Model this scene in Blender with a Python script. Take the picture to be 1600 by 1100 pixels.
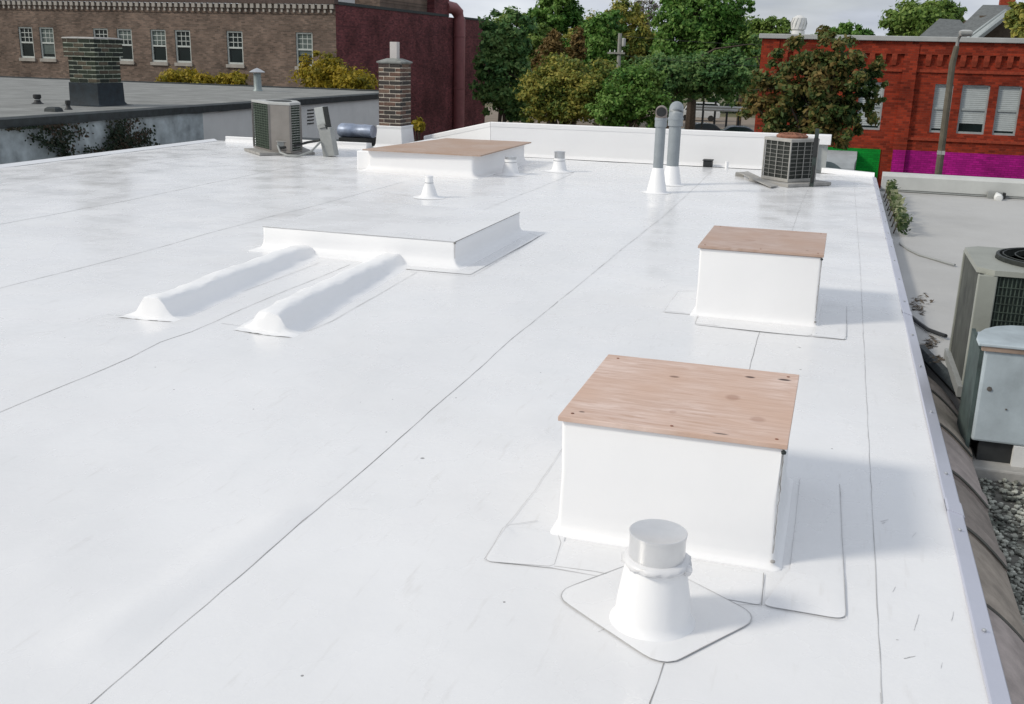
import bpy, bmesh, math, random
from mathutils import Vector, Matrix
R = math.radians
random.seed(7)
scn = bpy.context.scene
for o in list(bpy.data.objects): bpy.data.objects.remove(o)
C = scn.collection

# ------------------------------------------------------------------ camera
EYE = Vector((0, 0, 1.7)); FPX = 1602.0
YAW, PITCH, ROLL = -0.29717, 0.28314, 0.02531
_f = Vector((math.sin(YAW)*math.cos(PITCH), math.cos(YAW)*math.cos(PITCH), -math.sin(PITCH)))
_r = Vector((math.cos(YAW), -math.sin(YAW), 0)); _u = _r.cross(_f)
RT = _r*math.cos(ROLL) + _u*math.sin(ROLL); UP = -_r*math.sin(ROLL) + _u*math.cos(ROLL); FW = _f
cam = bpy.data.cameras.new('camera'); camo = bpy.data.objects.new('camera', cam); C.objects.link(camo)
cam.sensor_width = 36; cam.lens = FPX/1600*36; cam.clip_start = .05; cam.clip_end = 3000
m = Matrix((RT, UP, -FW)).transposed().to_4x4(); m.translation = EYE
camo.matrix_world = m
scn.camera = camo

# ------------------------------------------------------------------ sky, sun, exposure
SUN_EL = R(35.5); SUN_TO = Vector((-.844*math.cos(SUN_EL), -.536*math.cos(SUN_EL), math.sin(SUN_EL)))
w = bpy.data.worlds.new('World'); scn.world = w; w.use_nodes = True
nt = w.node_tree; nt.nodes.clear()
def N(nt, t, **kw):
    n = nt.nodes.new(t)
    for k, v in kw.items(): setattr(n, k, v)
    return n
sky = N(nt, 'ShaderNodeTexSky', sky_type='NISHITA', sun_disc=False, sun_elevation=SUN_EL,
        sun_rotation=math.atan2(SUN_TO.x, SUN_TO.y), air_density=1.2, dust_density=1.5, ozone_density=1.0)
tc = N(nt, 'ShaderNodeTexCoord'); mp = N(nt, 'ShaderNodeMapping'); mp.inputs['Scale'].default_value = (1, 1, 4.5)
nz = N(nt, 'ShaderNodeTexNoise'); nz.inputs['Scale'].default_value = 3.2; nz.inputs['Detail'].default_value = 8; nz.inputs['Roughness'].default_value = .55
rp = N(nt, 'ShaderNodeValToRGB'); rp.color_ramp.elements[0].position = .30; rp.color_ramp.elements[1].position = .56
rp.color_ramp.elements[0].color = (.55, .55, .55, 1)
cl = N(nt, 'ShaderNodeValToRGB'); cl.color_ramp.elements[0].position = .3; cl.color_ramp.elements[1].position = .7
cl.color_ramp.elements[0].color = (4.8, 5.25, 6.2, 1); cl.color_ramp.elements[1].color = (8.5, 8.9, 9.35, 1)
nz2 = N(nt, 'ShaderNodeTexNoise'); nz2.inputs['Scale'].default_value = 5.5; nz2.inputs['Detail'].default_value = 6
mx = N(nt, 'ShaderNodeMixRGB'); bg = N(nt, 'ShaderNodeBackground'); bg.inputs['Strength'].default_value = .10
out = N(nt, 'ShaderNodeOutputWorld')
L = nt.links.new
L(tc.outputs['Generated'], mp.inputs['Vector']); L(mp.outputs[0], nz.inputs['Vector']); L(mp.outputs[0], nz2.inputs['Vector'])
L(nz.outputs['Fac'], rp.inputs[0]); L(nz2.outputs['Fac'], cl.inputs[0])
L(rp.outputs[0], mx.inputs[0]); L(sky.outputs[0], mx.inputs[1]); L(cl.outputs[0], mx.inputs[2])
L(mx.outputs[0], bg.inputs['Color']); L(bg.outputs[0], out.inputs['Surface'])
sl = bpy.data.lights.new('sun', 'SUN'); sl.energy = 2.2; sl.angle = R(10); sl.color = (1, .935, .82)
so = bpy.data.objects.new('sun', sl); C.objects.link(so); so.rotation_euler = (-SUN_TO).to_track_quat('-Z', 'Y').to_euler(); so.location = (-20, -15, 25)
scn.view_settings.view_transform = 'Standard'; scn.view_settings.look = 'None'
scn.view_settings.exposure = -0.01; scn.view_settings.gamma = 1; scn.view_settings.use_curve_mapping = False
scn.render.engine = 'CYCLES'; scn.cycles.max_bounces = 8
scn.render.resolution_x = 1024; scn.render.resolution_y = 704

# ------------------------------------------------------------------ pixels to places
def ray(u, v): return FW + RT*((u-800)/FPX) - UP*((v-550)/FPX)
def G(u, v, z=0.0): d = ray(u, v); return EYE + d*((z-EYE.z)/d.z)      # on a level surface
def P(u, v, Y): d = ray(u, v); return EYE + d*(Y/d.y)                  # on a wall facing the camera
def PX(u, v, X): d = ray(u, v); return EYE + d*(X/d.x)                 # on a wall along the depth

# ------------------------------------------------------------------ materials
MATS = {}
def mat(name, col, rough=.6, metal=0, spec=.5, var=0, vscale=6, bump=0, bscale=40, col2=None, island=0, coat=0, trans=0):
    if name in MATS: return MATS[name]
    mt = bpy.data.materials.new(name); mt.use_nodes = True; t = mt.node_tree; b = t.nodes['Principled BSDF']
    b.inputs['Base Color'].default_value = (*col, 1); b.inputs['Roughness'].default_value = rough
    b.inputs['Metallic'].default_value = metal; b.inputs['Specular IOR Level'].default_value = spec
    if coat: b.inputs['Coat Weight'].default_value = coat
    tcn = N(t, 'ShaderNodeTexCoord')
    if var or col2:
        n = N(t, 'ShaderNodeTexNoise'); n.inputs['Scale'].default_value = vscale; n.inputs['Detail'].default_value = 6; n.inputs['Roughness'].default_value = .62
        t.links.new(tcn.outputs['Object'], n.inputs['Vector'])
        r = N(t, 'ShaderNodeValToRGB'); r.color_ramp.elements[0].position = .32; r.color_ramp.elements[1].position = .68
        c2 = col2 or tuple(c*(1-var) for c in col); c1 = col if col2 else tuple(min(1, c*(1+var*.5)) for c in col)
        r.color_ramp.elements[0].color = (*c2, 1); r.color_ramp.elements[1].color = (*c1, 1)
        t.links.new(n.outputs['Fac'], r.inputs[0]); last = r.outputs[0]
        if island:
            g = N(t, 'ShaderNodeNewGeometry'); h = N(t, 'ShaderNodeHueSaturation')
            mr = N(t, 'ShaderNodeMapRange'); mr.inputs['To Min'].default_value = 1-island; mr.inputs['To Max'].default_value = 1+island
            t.links.new(g.outputs['Random Per Island'], mr.inputs['Value']); t.links.new(mr.outputs[0], h.inputs['Value']); t.links.new(last, h.inputs['Color']); last = h.outputs[0]
        t.links.new(last, b.inputs['Base Color'])
    if bump:
        n2 = N(t, 'ShaderNodeTexNoise'); n2.inputs['Scale'].default_value = bscale; n2.inputs['Detail'].default_value = 4
        t.links.new(tcn.outputs['Object'], n2.inputs['Vector'])
        bp = N(t, 'ShaderNodeBump'); bp.inputs['Strength'].default_value = bump; bp.inputs['Distance'].default_value = .01
        t.links.new(n2.outputs['Fac'], bp.inputs['Height']); t.links.new(bp.outputs[0], b.inputs['Normal'])
    MATS[name] = mt; return mt

def brickmat(name, c1, c2, mortar, swiz='xz', bw=.215, bh=.075, var=.35):
    mt = bpy.data.materials.new(name); mt.use_nodes = True; t = mt.node_tree; b = t.nodes['Principled BSDF']
    b.inputs['Roughness'].default_value = .9; b.inputs['Specular IOR Level'].default_value = .2
    tcn = N(t, 'ShaderNodeTexCoord'); sp = N(t, 'ShaderNodeSeparateXYZ'); cb = N(t, 'ShaderNodeCombineXYZ')
    t.links.new(tcn.outputs['Object'], sp.inputs[0]); t.links.new(sp.outputs['XYZ'.index(swiz[0].upper())], cb.inputs[0]); t.links.new(sp.outputs[2], cb.inputs[1])
    br = N(t, 'ShaderNodeTexBrick'); br.inputs['Scale'].default_value = 1; br.inputs['Brick Width'].default_value = bw; br.inputs['Row Height'].default_value = bh
    br.inputs['Mortar Size'].default_value = .006; br.inputs['Color1'].default_value = (*c1, 1); br.inputs['Color2'].default_value = (*c2, 1); br.inputs['Mortar'].default_value = (*mortar, 1)
    t.links.new(cb.outputs[0], br.inputs['Vector'])
    n = N(t, 'ShaderNodeTexNoise'); n.inputs['Scale'].default_value = .7; n.inputs['Detail'].default_value = 9; n.inputs['Roughness'].default_value = .7
    t.links.new(tcn.outputs['Object'], n.inputs['Vector'])
    r = N(t, 'ShaderNodeValToRGB'); r.color_ramp.elements[0].position = .3; r.color_ramp.elements[1].position = .7
    r.color_ramp.elements[0].color = (1-var,)*3+(1,); r.color_ramp.elements[1].color = (1+var*.3,)*3+(1,)
    mu = N(t, 'ShaderNodeMixRGB', blend_type='MULTIPLY'); mu.inputs[0].default_value = 1
    t.links.new(n.outputs['Fac'], r.inputs[0]); t.links.new(br.outputs['Color'], mu.inputs[1]); t.links.new(r.outputs[0], mu.inputs[2])
    t.links.new(mu.outputs[0], b.inputs['Base Color'])
    bp = N(t, 'ShaderNodeBump'); bp.inputs['Strength'].default_value = .6; bp.inputs['Distance'].default_value = .01; bp.invert = True
    t.links.new(br.outputs['Fac'], bp.inputs['Height']); t.links.new(bp.outputs[0], b.inputs['Normal'])
    MATS[name] = mt; return mt

def leafmat(name, c1, c2, c3, scale=.8, isl=.35):
    mt = bpy.data.materials.new(name); mt.use_nodes = True; t = mt.node_tree; b = t.nodes['Principled BSDF']
    b.inputs['Roughness'].default_value = .55; b.inputs['Specular IOR Level'].default_value = .25
    tcn = N(t, 'ShaderNodeTexCoord'); n = N(t, 'ShaderNodeTexNoise'); n.inputs['Scale'].default_value = scale; n.inputs['Detail'].default_value = 3
    t.links.new(tcn.outputs['Object'], n.inputs['Vector'])
    g = N(t, 'ShaderNodeNewGeometry')
    ad = N(t, 'ShaderNodeMath', operation='MULTIPLY_ADD'); ad.inputs[1].default_value = isl; 
    t.links.new(g.outputs['Random Per Island'], ad.inputs[0]); t.links.new(n.outputs['Fac'], ad.inputs[2])
    r = N(t, 'ShaderNodeValToRGB'); e = r.color_ramp.elements; e[0].position = .42; e[0].color = (*c1, 1); e[1].position = .85; e[1].color = (*c3, 1)
    k = e.new(.64); k.color = (*c2, 1)
    t.links.new(ad.outputs[0], r.inputs[0]); t.links.new(r.outputs[0], b.inputs['Base Color'])
    tr = N(t, 'ShaderNodeBsdfTranslucent'); ms = N(t, 'ShaderNodeMixShader'); ms.inputs[0].default_value = .36
    t.links.new(r.outputs[0], tr.inputs['Color']); t.links.new(b.outputs[0], ms.inputs[1]); t.links.new(tr.outputs[0], ms.inputs[2])
    t.links.new(ms.outputs[0], t.nodes['Material Output'].inputs['Surface'])
    MATS[name] = mt; return mt

def membrane_mat(name, base, specks=True, rough=.4, dirt=.05):
    mt = bpy.data.materials.new(name); mt.use_nodes = True; t = mt.node_tree; b = t.nodes['Principled BSDF']
    tcn = N(t, 'ShaderNodeTexCoord'); OB = tcn.outputs['Object']
    n = N(t, 'ShaderNodeTexNoise'); n.inputs['Scale'].default_value = .9; n.inputs['Detail'].default_value = 8; n.inputs['Roughness'].default_value = .6
    t.links.new(OB, n.inputs['Vector'])
    r = N(t, 'ShaderNodeValToRGB'); r.color_ramp.elements[0].position = .3; r.color_ramp.elements[1].position = .65
    r.color_ramp.elements[0].color = tuple(c*(1-dirt) for c in base)+(1,); r.color_ramp.elements[1].color = (*base, 1)
    t.links.new(n.outputs['Fac'], r.inputs[0]); last = r.outputs[0]
    if specks:
        for sc, th, dens in ((2.6, .024, .35), (7, .034, .72)):
            v = N(t, 'ShaderNodeTexVoronoi'); v.inputs['Scale'].default_value = sc; t.links.new(OB, v.inputs['Vector'])
            lt = N(t, 'ShaderNodeMath', operation='LESS_THAN'); lt.inputs[1].default_value = th; t.links.new(v.outputs['Distance'], lt.inputs[0])
            sp = N(t, 'ShaderNodeSeparateColor'); t.links.new(v.outputs['Color'], sp.inputs[0])
            gt = N(t, 'ShaderNodeMath', operation='GREATER_THAN'); gt.inputs[1].default_value = dens; t.links.new(sp.outputs[0], gt.inputs[0])
            ml = N(t, 'ShaderNodeMath', operation='MULTIPLY'); t.links.new(lt.outputs[0], ml.inputs[0]); t.links.new(gt.outputs[0], ml.inputs[1])
            mm = N(t, 'ShaderNodeMath', operation='MULTIPLY'); mm.inputs[1].default_value = .75; t.links.new(ml.outputs[0], mm.inputs[0])
            mx = N(t, 'ShaderNodeMixRGB'); mx.inputs[2].default_value = (.10, .095, .09, 1)
            t.links.new(mm.outputs[0], mx.inputs[0]); t.links.new(last, mx.inputs[1]); last = mx.outputs[0]
        # long faint scuffs and foot traffic marks
        mp = N(t, 'ShaderNodeMapping'); mp.inputs['Scale'].default_value = (9, 1.3, 1); mp.inputs['Rotation'].default_value = (0, 0, .5); t.links.new(OB, mp.inputs['Vector'])
        n3 = N(t, 'ShaderNodeTexNoise'); n3.inputs['Scale'].default_value = 3.5; n3.inputs['Detail'].default_value = 5; t.links.new(mp.outputs[0], n3.inputs['Vector'])
        r3 = N(t, 'ShaderNodeValToRGB'); r3.color_ramp.elements[0].position = .62; r3.color_ramp.elements[1].position = .80
        r3.color_ramp.elements[0].color = (0, 0, 0, 1); r3.color_ramp.elements[1].color = (.28, .28, .28, 1); t.links.new(n3.outputs['Fac'], r3.inputs[0])
        m3 = N(t, 'ShaderNodeMixRGB'); m3.inputs[2].default_value = (.52, .50, .47, 1); t.links.new(r3.outputs[0], m3.inputs[0]); t.links.new(last, m3.inputs[1]); last = m3.outputs[0]
    t.links.new(last, b.inputs['Base Color'])
    n2 = N(t, 'ShaderNodeTexNoise'); n2.inputs['Scale'].default_value = 2.2; n2.inputs['Detail'].default_value = 6; t.links.new(OB, n2.inputs['Vector'])
    mr = N(t, 'ShaderNodeMapRange'); mr.inputs['From Min'].default_value = .3; mr.inputs['From Max'].default_value = .7; mr.inputs['To Min'].default_value = rough-.1; mr.inputs['To Max'].default_value = rough+.12
    t.links.new(n2.outputs['Fac'], mr.inputs['Value']); t.links.new(mr.outputs[0], b.inputs['Roughness'])
    bq = N(t, 'ShaderNodeBump'); bq.inputs['Strength'].default_value = .45; bq.inputs['Distance'].default_value = .012
    n5 = N(t, 'ShaderNodeTexNoise'); n5.inputs['Scale'].default_value = 3.2; n5.inputs['Detail'].default_value = 3; t.links.new(OB, n5.inputs['Vector']); t.links.new(n5.outputs['Fac'], bq.inputs['Height'])
    bp = N(t, 'ShaderNodeBump'); bp.inputs['Strength'].default_value = .12; bp.inputs['Distance'].default_value = .004; t.links.new(bq.outputs[0], bp.inputs['Normal'])
    n4 = N(t, 'ShaderNodeTexNoise'); n4.inputs['Scale'].default_value = 55; n4.inputs['Detail'].default_value = 5; t.links.new(OB, n4.inputs['Vector'])
    t.links.new(n4.outputs['Fac'], bp.inputs['Height']); t.links.new(bp.outputs[0], b.inputs['Normal'])
    MATS[name] = mt; return mt

def plywood_mat(name, base, knots, ang=0.0):
    mt = bpy.data.materials.new(name); mt.use_nodes = True; t = mt.node_tree; b = t.nodes['Principled BSDF']
    b.inputs['Roughness'].default_value = .7; b.inputs['Specular IOR Level'].default_value = .3
    tcn = N(t, 'ShaderNodeTexCoord'); OB = tcn.outputs['Object']
    mp = N(t, 'ShaderNodeMapping'); mp.inputs['Scale'].default_value = (1.5, 11, 1); mp.inputs['Rotation'].default_value = (0, 0, ang); t.links.new(OB, mp.inputs['Vector'])
    n = N(t, 'ShaderNodeTexNoise'); n.inputs['Scale'].default_value = 3; n.inputs['Detail'].default_value = 9; n.inputs['Roughness'].default_value = .65; n.inputs['Distortion'].default_value = 1.2; t.links.new(mp.outputs[0], n.inputs['Vector'])
    r = N(t, 'ShaderNodeValToRGB'); e = r.color_ramp.elements; e[0].position = .34; e[1].position = .62
    e[0].color = tuple(c*f for c, f in zip(base, (.74, .64, .57)))+(1,); e[1].color = (*base, 1)
    t.links.new(n.outputs['Fac'], r.inputs[0]); last = r.outputs[0]
    n2 = N(t, 'ShaderNodeTexNoise'); n2.inputs['Scale'].default_value = 2.2; n2.inputs['Detail'].default_value = 3; t.links.new(OB, n2.inputs['Vector'])
    m2 = N(t, 'ShaderNodeMixRGB'); m2.inputs[2].default_value = tuple(c*f for c, f in zip(base, (.84, .74, .66)))+(1,); r2 = N(t, 'ShaderNodeValToRGB'); r2.color_ramp.elements[0].position = .38; r2.color_ramp.elements[1].position = .62; t.links.new(n2.outputs['Fac'], r2.inputs[0]); t.links.new(r2.outputs[0], m2.inputs[0]); t.links.new(last, m2.inputs[1]); last = m2.outputs[0]
    mf = N(t, 'ShaderNodeMapping'); mf.inputs['Scale'].default_value = (3, 60, 1); mf.inputs['Rotation'].default_value = (0, 0, ang); t.links.new(OB, mf.inputs['Vector'])
    nf = N(t, 'ShaderNodeTexNoise'); nf.inputs['Scale'].default_value = 2.5; nf.inputs['Detail'].default_value = 6; t.links.new(mf.outputs[0], nf.inputs['Vector'])
    rf = N(t, 'ShaderNodeValToRGB'); rf.color_ramp.elements[0].position = .3; rf.color_ramp.elements[0].color = (.88, .855, .83, 1); rf.color_ramp.elements[1].position = .6; t.links.new(nf.outputs['Fac'], rf.inputs[0])
    m4 = N(t, 'ShaderNodeMixRGB', blend_type='MULTIPLY'); m4.inputs[0].default_value = 1; t.links.new(last, m4.inputs[1]); t.links.new(rf.outputs[0], m4.inputs[2]); last = m4.outputs[0]
    for kx, ky, rx, ry, s, kc in knots:
        mk = N(t, 'ShaderNodeMapping'); mk.vector_type = 'POINT'; mk.inputs['Location'].default_value = (-kx/rx, -ky/ry, 0); mk.inputs['Scale'].default_value = (1/rx, 1/ry, 0)
        t.links.new(OB, mk.inputs['Vector']); ln = N(t, 'ShaderNodeVectorMath', operation='LENGTH'); t.links.new(mk.outputs[0], ln.inputs[0])
        rr = N(t, 'ShaderNodeMapRange'); rr.inputs['From Min'].default_value = .6; rr.inputs['From Max'].default_value = 1.1; rr.inputs['To Min'].default_value = s; rr.inputs['To Max'].default_value = 0
        t.links.new(ln.outputs['Value'], rr.inputs['Value']); mx = N(t, 'ShaderNodeMixRGB'); mx.inputs[2].default_value = (*kc, 1)
        t.links.new(rr.outputs[0], mx.inputs[0]); t.links.new(last, mx.inputs[1]); last = mx.outputs[0]
    t.links.new(last, b.inputs['Base Color']); MATS[name] = mt; return mt

M_ROOF = membrane_mat('white_membrane', (.79, .79, .795), rough=.255, dirt=.08)
M_WRAP = membrane_mat('white_membrane_wrap', (.86, .86, .865), specks=False, rough=.45, dirt=.03)
M_NB = membrane_mat('dull_white_membrane', (.45, .445, .43), specks=True, rough=.75, dirt=.16)  # much greyer overall than the own roof's membrane
M_SEAM = mat('seam_sealant', (.17, .165, .155), .6, col2=(.42, .41, .40), vscale=5)
M_SEAMF = mat('seam_sealant_pale', (.34, .335, .33), .6, col2=(.60, .60, .60), vscale=4)
M_EDGE = mat('prefinished_edge_metal', (.56, .57, .65), .32, metal=.25, var=.06, vscale=2)
M_GALV = mat('galvanised_steel', (.55, .56, .57), .38, metal=.8, var=.12, vscale=14)
M_ALU = mat('cap_aluminium', (.72, .72, .72), .28, metal=.6, var=.08, vscale=8)
M_PVC = mat('grey_pvc', (.27, .30, .32), .45, var=.12, vscale=7)
M_CAST = mat('brownish_pvc', (.26, .22, .20), .6, var=.3, vscale=20)
M_GREYP = mat('grey_paint', (.30, .31, .30), .5, var=.15, vscale=8)
M_DARK = mat('dark_coil', (.018, .022, .018), .6, var=.5, vscale=30)
M_COILG = mat('dusty_green_coil', (.05, .07, .055), .8, var=.5, vscale=25)
M_BLACK = mat('black_rubber', (.02, .022, .023), .6, var=.4, vscale=10)
M_WHITEP = mat('white_wire', (.38, .37, .345), .5, var=.15, vscale=10)
M_RUST = mat('rusty_steel', (.30, .13, .08), .8, var=.5, vscale=20)
M_CONC = mat('concrete', (.36, .35, .33), .9, var=.25, vscale=8, bump=.3)
M_TAUPE = mat('taupe_enamel', (.215, .20, .185), .5, var=.12, vscale=6)
M_TAR = mat('roofing_tar', (.022, .03, .032), .65, var=.5, vscale=8, bump=.5, bscale=25)
M_TARB = mat('blue_black_tar', (.012, .022, .030), .8, var=.5, vscale=7, bump=.4)
M_MORT = mat('mortar', (.50, .45, .38), .95, var=.25, vscale=14)
M_MORTD = mat('mossy_mortar', (.36, .39, .32), .95, var=.4, vscale=10)
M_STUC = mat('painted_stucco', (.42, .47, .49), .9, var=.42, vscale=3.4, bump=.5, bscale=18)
M_PALE = mat('pale_stucco', (.66, .66, .645), .9, var=.08, vscale=2, bump=.3, bscale=18)
M_GRAVR = mat('mineral_roof', (.23, .235, .225), .95, var=.3, vscale=1.6, bump=.7, bscale=60)
M_GLASS = mat('window_glass', (.010, .018, .018), .12, spec=.3, var=.4, vscale=1.5)
M_FRAME = mat('window_paint', (.50, .53, .50), .5, var=.12, vscale=5)
M_STONE = mat('pale_stone', (.36, .335, .30), .9, var=.2, vscale=3)
M_BROWN = brickmat('brown_brick', (.26, .185, .145), (.135, .10, .08), (.20, .17, .145), var=.5)
M_MARO = brickmat('maroon_brick', (.25, .075, .08), (.11, .035, .042), (.16, .08, .08), 'yz', var=.6)
M_MAROP = mat('maroon_paint', (.25, .085, .09), .55, var=.2, vscale=3)
M_RED = brickmat('red_brick', (.40, .052, .022), (.17, .024, .012), (.24, .055, .034), bw=.22, bh=.08, var=.5)
M_REDP = mat('red_brick_plain', (.31, .046, .018), .9, var=.35, vscale=12)
M_GREENP = brickmat('green_painted_brick', (.004, .31, .035), (.003, .22, .028), (.003, .17, .022), var=.4)
M_MAGP = brickmat('magenta_painted_brick', (.54, .014, .29), (.36, .010, .20), (.26, .007, .14), var=.45)
M_COPE = mat('coping_metal', (.42, .43, .42), .6, var=.12, vscale=3)
M_SHING = mat('grey_shingle', (.125, .135, .135), .9, var=.3, vscale=5, bump=.5, bscale=15)
M_TRIM = mat('grey_trim', (.36, .39, .38), .6, var=.1)
M_BARK = mat('bark', (.075, .055, .042), .95, var=.4, vscale=9, bump=.6, bscale=20)
M_TILE = mat('clay_coping', (.29, .24, .215), .85, var=.3, vscale=5, bump=.3, bscale=50)
M_CARD = mat('black_car_paint', (.012, .014, .016), .25, coat=.5, var=.1)
M_CARB = mat('blue_grey_car_paint', (.06, .075, .11), .25, coat=.5, var=.1)
M_VAN = mat('white_van_paint', (.55, .56, .56), .35, coat=.3, var=.05)
M_RUBB = mat('tyre_rubber', (.02, .02, .02), .8, var=.2)
M_LAMPG = mat('lamp_globe', (.60, .62, .60), .4, var=.1)
M_LEGREY = mat('awning_cloth', (.34, .37, .39), .7, var=.15, vscale=3)
M_AWND = mat('awning_valance', (.10, .135, .15), .7, var=.3, vscale=3)

# ------------------------------------------------------------------ mesh helpers
class MB:
    def __init__(s): s.v = []; s.f = []
    def add(s, vs, fs):
        k = len(s.v); s.v += [tuple(p) for p in vs]; s.f += [tuple(i+k for i in f) for f in fs]; return s
    def box(s, c, d, rz=0, tilt=None):
        q = [Vector((x*d[0]/2, y*d[1]/2, z*d[2]/2)) for z in (-1, 1) for y in (-1, 1) for x in (-1, 1)]
        mm = Matrix.Rotation(rz, 3, 'Z')
        if tilt is not None: mm = mm @ tilt
        return s.add([mm @ p + Vector(c) for p in q], [(0, 2, 3, 1), (4, 5, 7, 6), (0, 1, 5, 4), (1, 3, 7, 5), (3, 2, 6, 7), (2, 0, 4, 6)])
    def bb(s, x0, x1, y0, y1, z0, z1): return s.box(((x0+x1)/2, (y0+y1)/2, (z0+z1)/2), (x1-x0, y1-y0, z1-z0))
    def prism(s, poly, z0, z1):
        n = len(poly); a = sum(poly[i][0]*poly[(i+1) % n][1]-poly[(i+1) % n][0]*poly[i][1] for i in range(n))
        if a < 0: poly = poly[::-1]
        vs = [(p[0], p[1], z0) for p in poly]+[(p[0], p[1], z1) for p in poly]
        return s.add(vs, [tuple(range(n))[::-1], tuple(range(n, 2*n))]+[(i, (i+1) % n, n+(i+1) % n, n+i) for i in range(n)])
    def loft(s, rings, cap0=True, cap1=True, closed=True):
        n = len(rings[0]); vs = [p for r in rings for p in r]; fs = []
        for j in range(len(rings)-1):
            for i in range(n if closed else n-1):
                a = j*n+i; b = j*n+(i+1) % n; fs.append((a, b, b+n, a+n))
        if cap0: fs.append(tuple(range(n))[::-1])
        if cap1: fs.append(tuple(range((len(rings)-1)*n, len(rings)*n)))
        return s.add(vs, fs)
    def lathe(s, prof, c, n=24, axis=None, jit=0):
        rings = []
        for k, (r, z) in enumerate(prof):
            ring = []
            for i in range(n):
                a = 2*math.pi*i/n; rr = r*(1+jit*random.uniform(-1, 1)) if jit and 0 < k < len(prof)-1 else r
                p = Vector((rr*math.cos(a), rr*math.sin(a), z)); ring.append((axis @ p if axis is not None else p)+Vector(c))
            rings.append(ring)
        return s.loft(rings)
    def tube(s, pts, r, n=8):
        pts = [Vector(p) for p in pts]; rings = []
        for i, p in enumerate(pts):
            d = (pts[min(i+1, len(pts)-1)]-pts[max(i-1, 0)]).normalized()
            ref = Vector((0, 0, 1)) if abs(d.z) < .9 else Vector((1, 0, 0))
            a = d.cross(ref).normalized(); b = d.cross(a).normalized(); rr = r[i] if isinstance(r, (list, tuple)) else r
            rings.append([p+a*rr*math.cos(2*math.pi*k/n)+b*rr*math.sin(2*math.pi*k/n) for k in range(n)])
        return s.loft(rings)
    def quad(s, a, b, c, d): return s.add([a, b, c, d], [(0, 1, 2, 3)])
ORG = {}
def base_of(p):
    while p is not None:
        if p.name in ORG: return ORG[p.name]
        p = p.parent
    return Vector((0, 0, 0))
def obj(name, mb, mt, parent=None, smooth=False, bevel=0, sharp=35):
    o0 = base_of(parent)
    me = bpy.data.meshes.new(name); me.from_pydata([tuple(Vector(p)-o0) for p in mb.v], [], mb.f); me.update()
    bmx = bmesh.new(); bmx.from_mesh(me); bmesh.ops.recalc_face_normals(bmx, faces=bmx.faces[:]); bmx.to_mesh(me); bmx.free()
    o = bpy.data.objects.new(name, me); C.objects.link(o); me.materials.append(mt)
    if parent is not None: o.parent = parent
    if bevel:
        b = o.modifiers.new('bevel', 'BEVEL'); b.width = bevel; b.segments = 2; b.limit_method = 'ANGLE'; b.angle_limit = R(40)
    if smooth:
        me.shade_smooth()
        try: me.set_sharp_from_angle(angle=R(sharp))
        except Exception: pass
    return o
def tag(o, label, cat, group=None, kind=None):
    if label: o['label'] = label
    if cat: o['category'] = cat
    if group: o['group'] = group
    if kind: o['kind'] = kind
    return o
def thing(name, loc, label, cat, group=None):
    o = bpy.data.objects.new(name, None); C.objects.link(o); o.location = loc; o.empty_display_size = .2
    ORG[o.name] = Vector(loc); return tag(o, label, cat, group)
def share(name, mesh, parent, loc, rot=(0, 0, 0), scale=(1, 1, 1)):
    o = bpy.data.objects.new(name, mesh); C.objects.link(o); o.parent = parent; o.location = Vector(loc)-base_of(parent); o.rotation_euler = rot; o.scale = scale; return o
def mesh_of(mb, mt):
    me = bpy.data.meshes.new('piece'); me.from_pydata(mb.v, [], mb.f); me.update(); me.materials.append(mt)
    bmx = bmesh.new(); bmx.from_mesh(me); bmesh.ops.recalc_face_normals(bmx, faces=bmx.faces[:]); bmx.to_mesh(me); bmx.free(); return me

# ================================================================== GROUND
g = MB(); g.quad((-900, -300, -5), (900, -300, -5), (900, 1500, -5), (-900, 1500, -5))
tag(obj('ground', g, mat('dry_grass', (.11, .115, .05), .95, col2=(.15, .12, .08), vscale=.25)), None, None, kind='structure')
g = MB(); g.bb(-45, 14, 84, 128, -5.1, -4.985)
tag(obj('parking_lot', g, mat('tan_paving', (.235, .19, .15), .95, var=.2, vscale=.6)), None, None, kind='structure')
g = MB(); g.bb(-60, 60, 20, 37.2, -5.1, -4.985)
tag(obj('road', g, mat('asphalt', (.055, .055, .057), .9, var=.2, vscale=1)), None, None, kind='structure')
g = MB(); g.bb(-60, 60, 37.2, 39.6, -5.1, -4.87)
tag(obj('pavement', g, M_CONC), None, None, kind='structure')

# ================================================================== OWN BUILDING WITH THE WHITE ROOF
XL, XR, YN, YF = -11.1, .57, -3.0, 17.05
WR = []   # wrinkles: a, b, width, height
for a, b, wd, hh in (((150, 1000), (440, 812), .065, .022), ((440, 812), (560, 690), .05, .006), ((515, 790), (585, 797), .035, .006), ((725, 808), (785, 832), .03, .010),
                     ((255, 520), (200, 545), .10, .014), ((0, 505), (200, 480), .35, -.02), ((1000, 340), (930, 420), .06, .004), ((640, 945), (675, 950), .03, .006), ((300, 760), (420, 690), .05, .007), ((820, 640), (860, 700), .04, .006), ((760, 760), (700, 800), .03, .007), ((600, 560), (520, 640), .06, .006), ((1130, 560), (1080, 600), .03, .004), ((880, 470), (980, 440), .04, .005), ((120, 820), (60, 900), .05, .007), ((700, 1010), (820, 1040), .035, .005), ((420, 1000), (520, 960), .04, .005), ((60, 700), (260, 640), .2, -.008)):
    WR.append((G(*a).xy, G(*b).xy, wd, hh))
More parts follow.
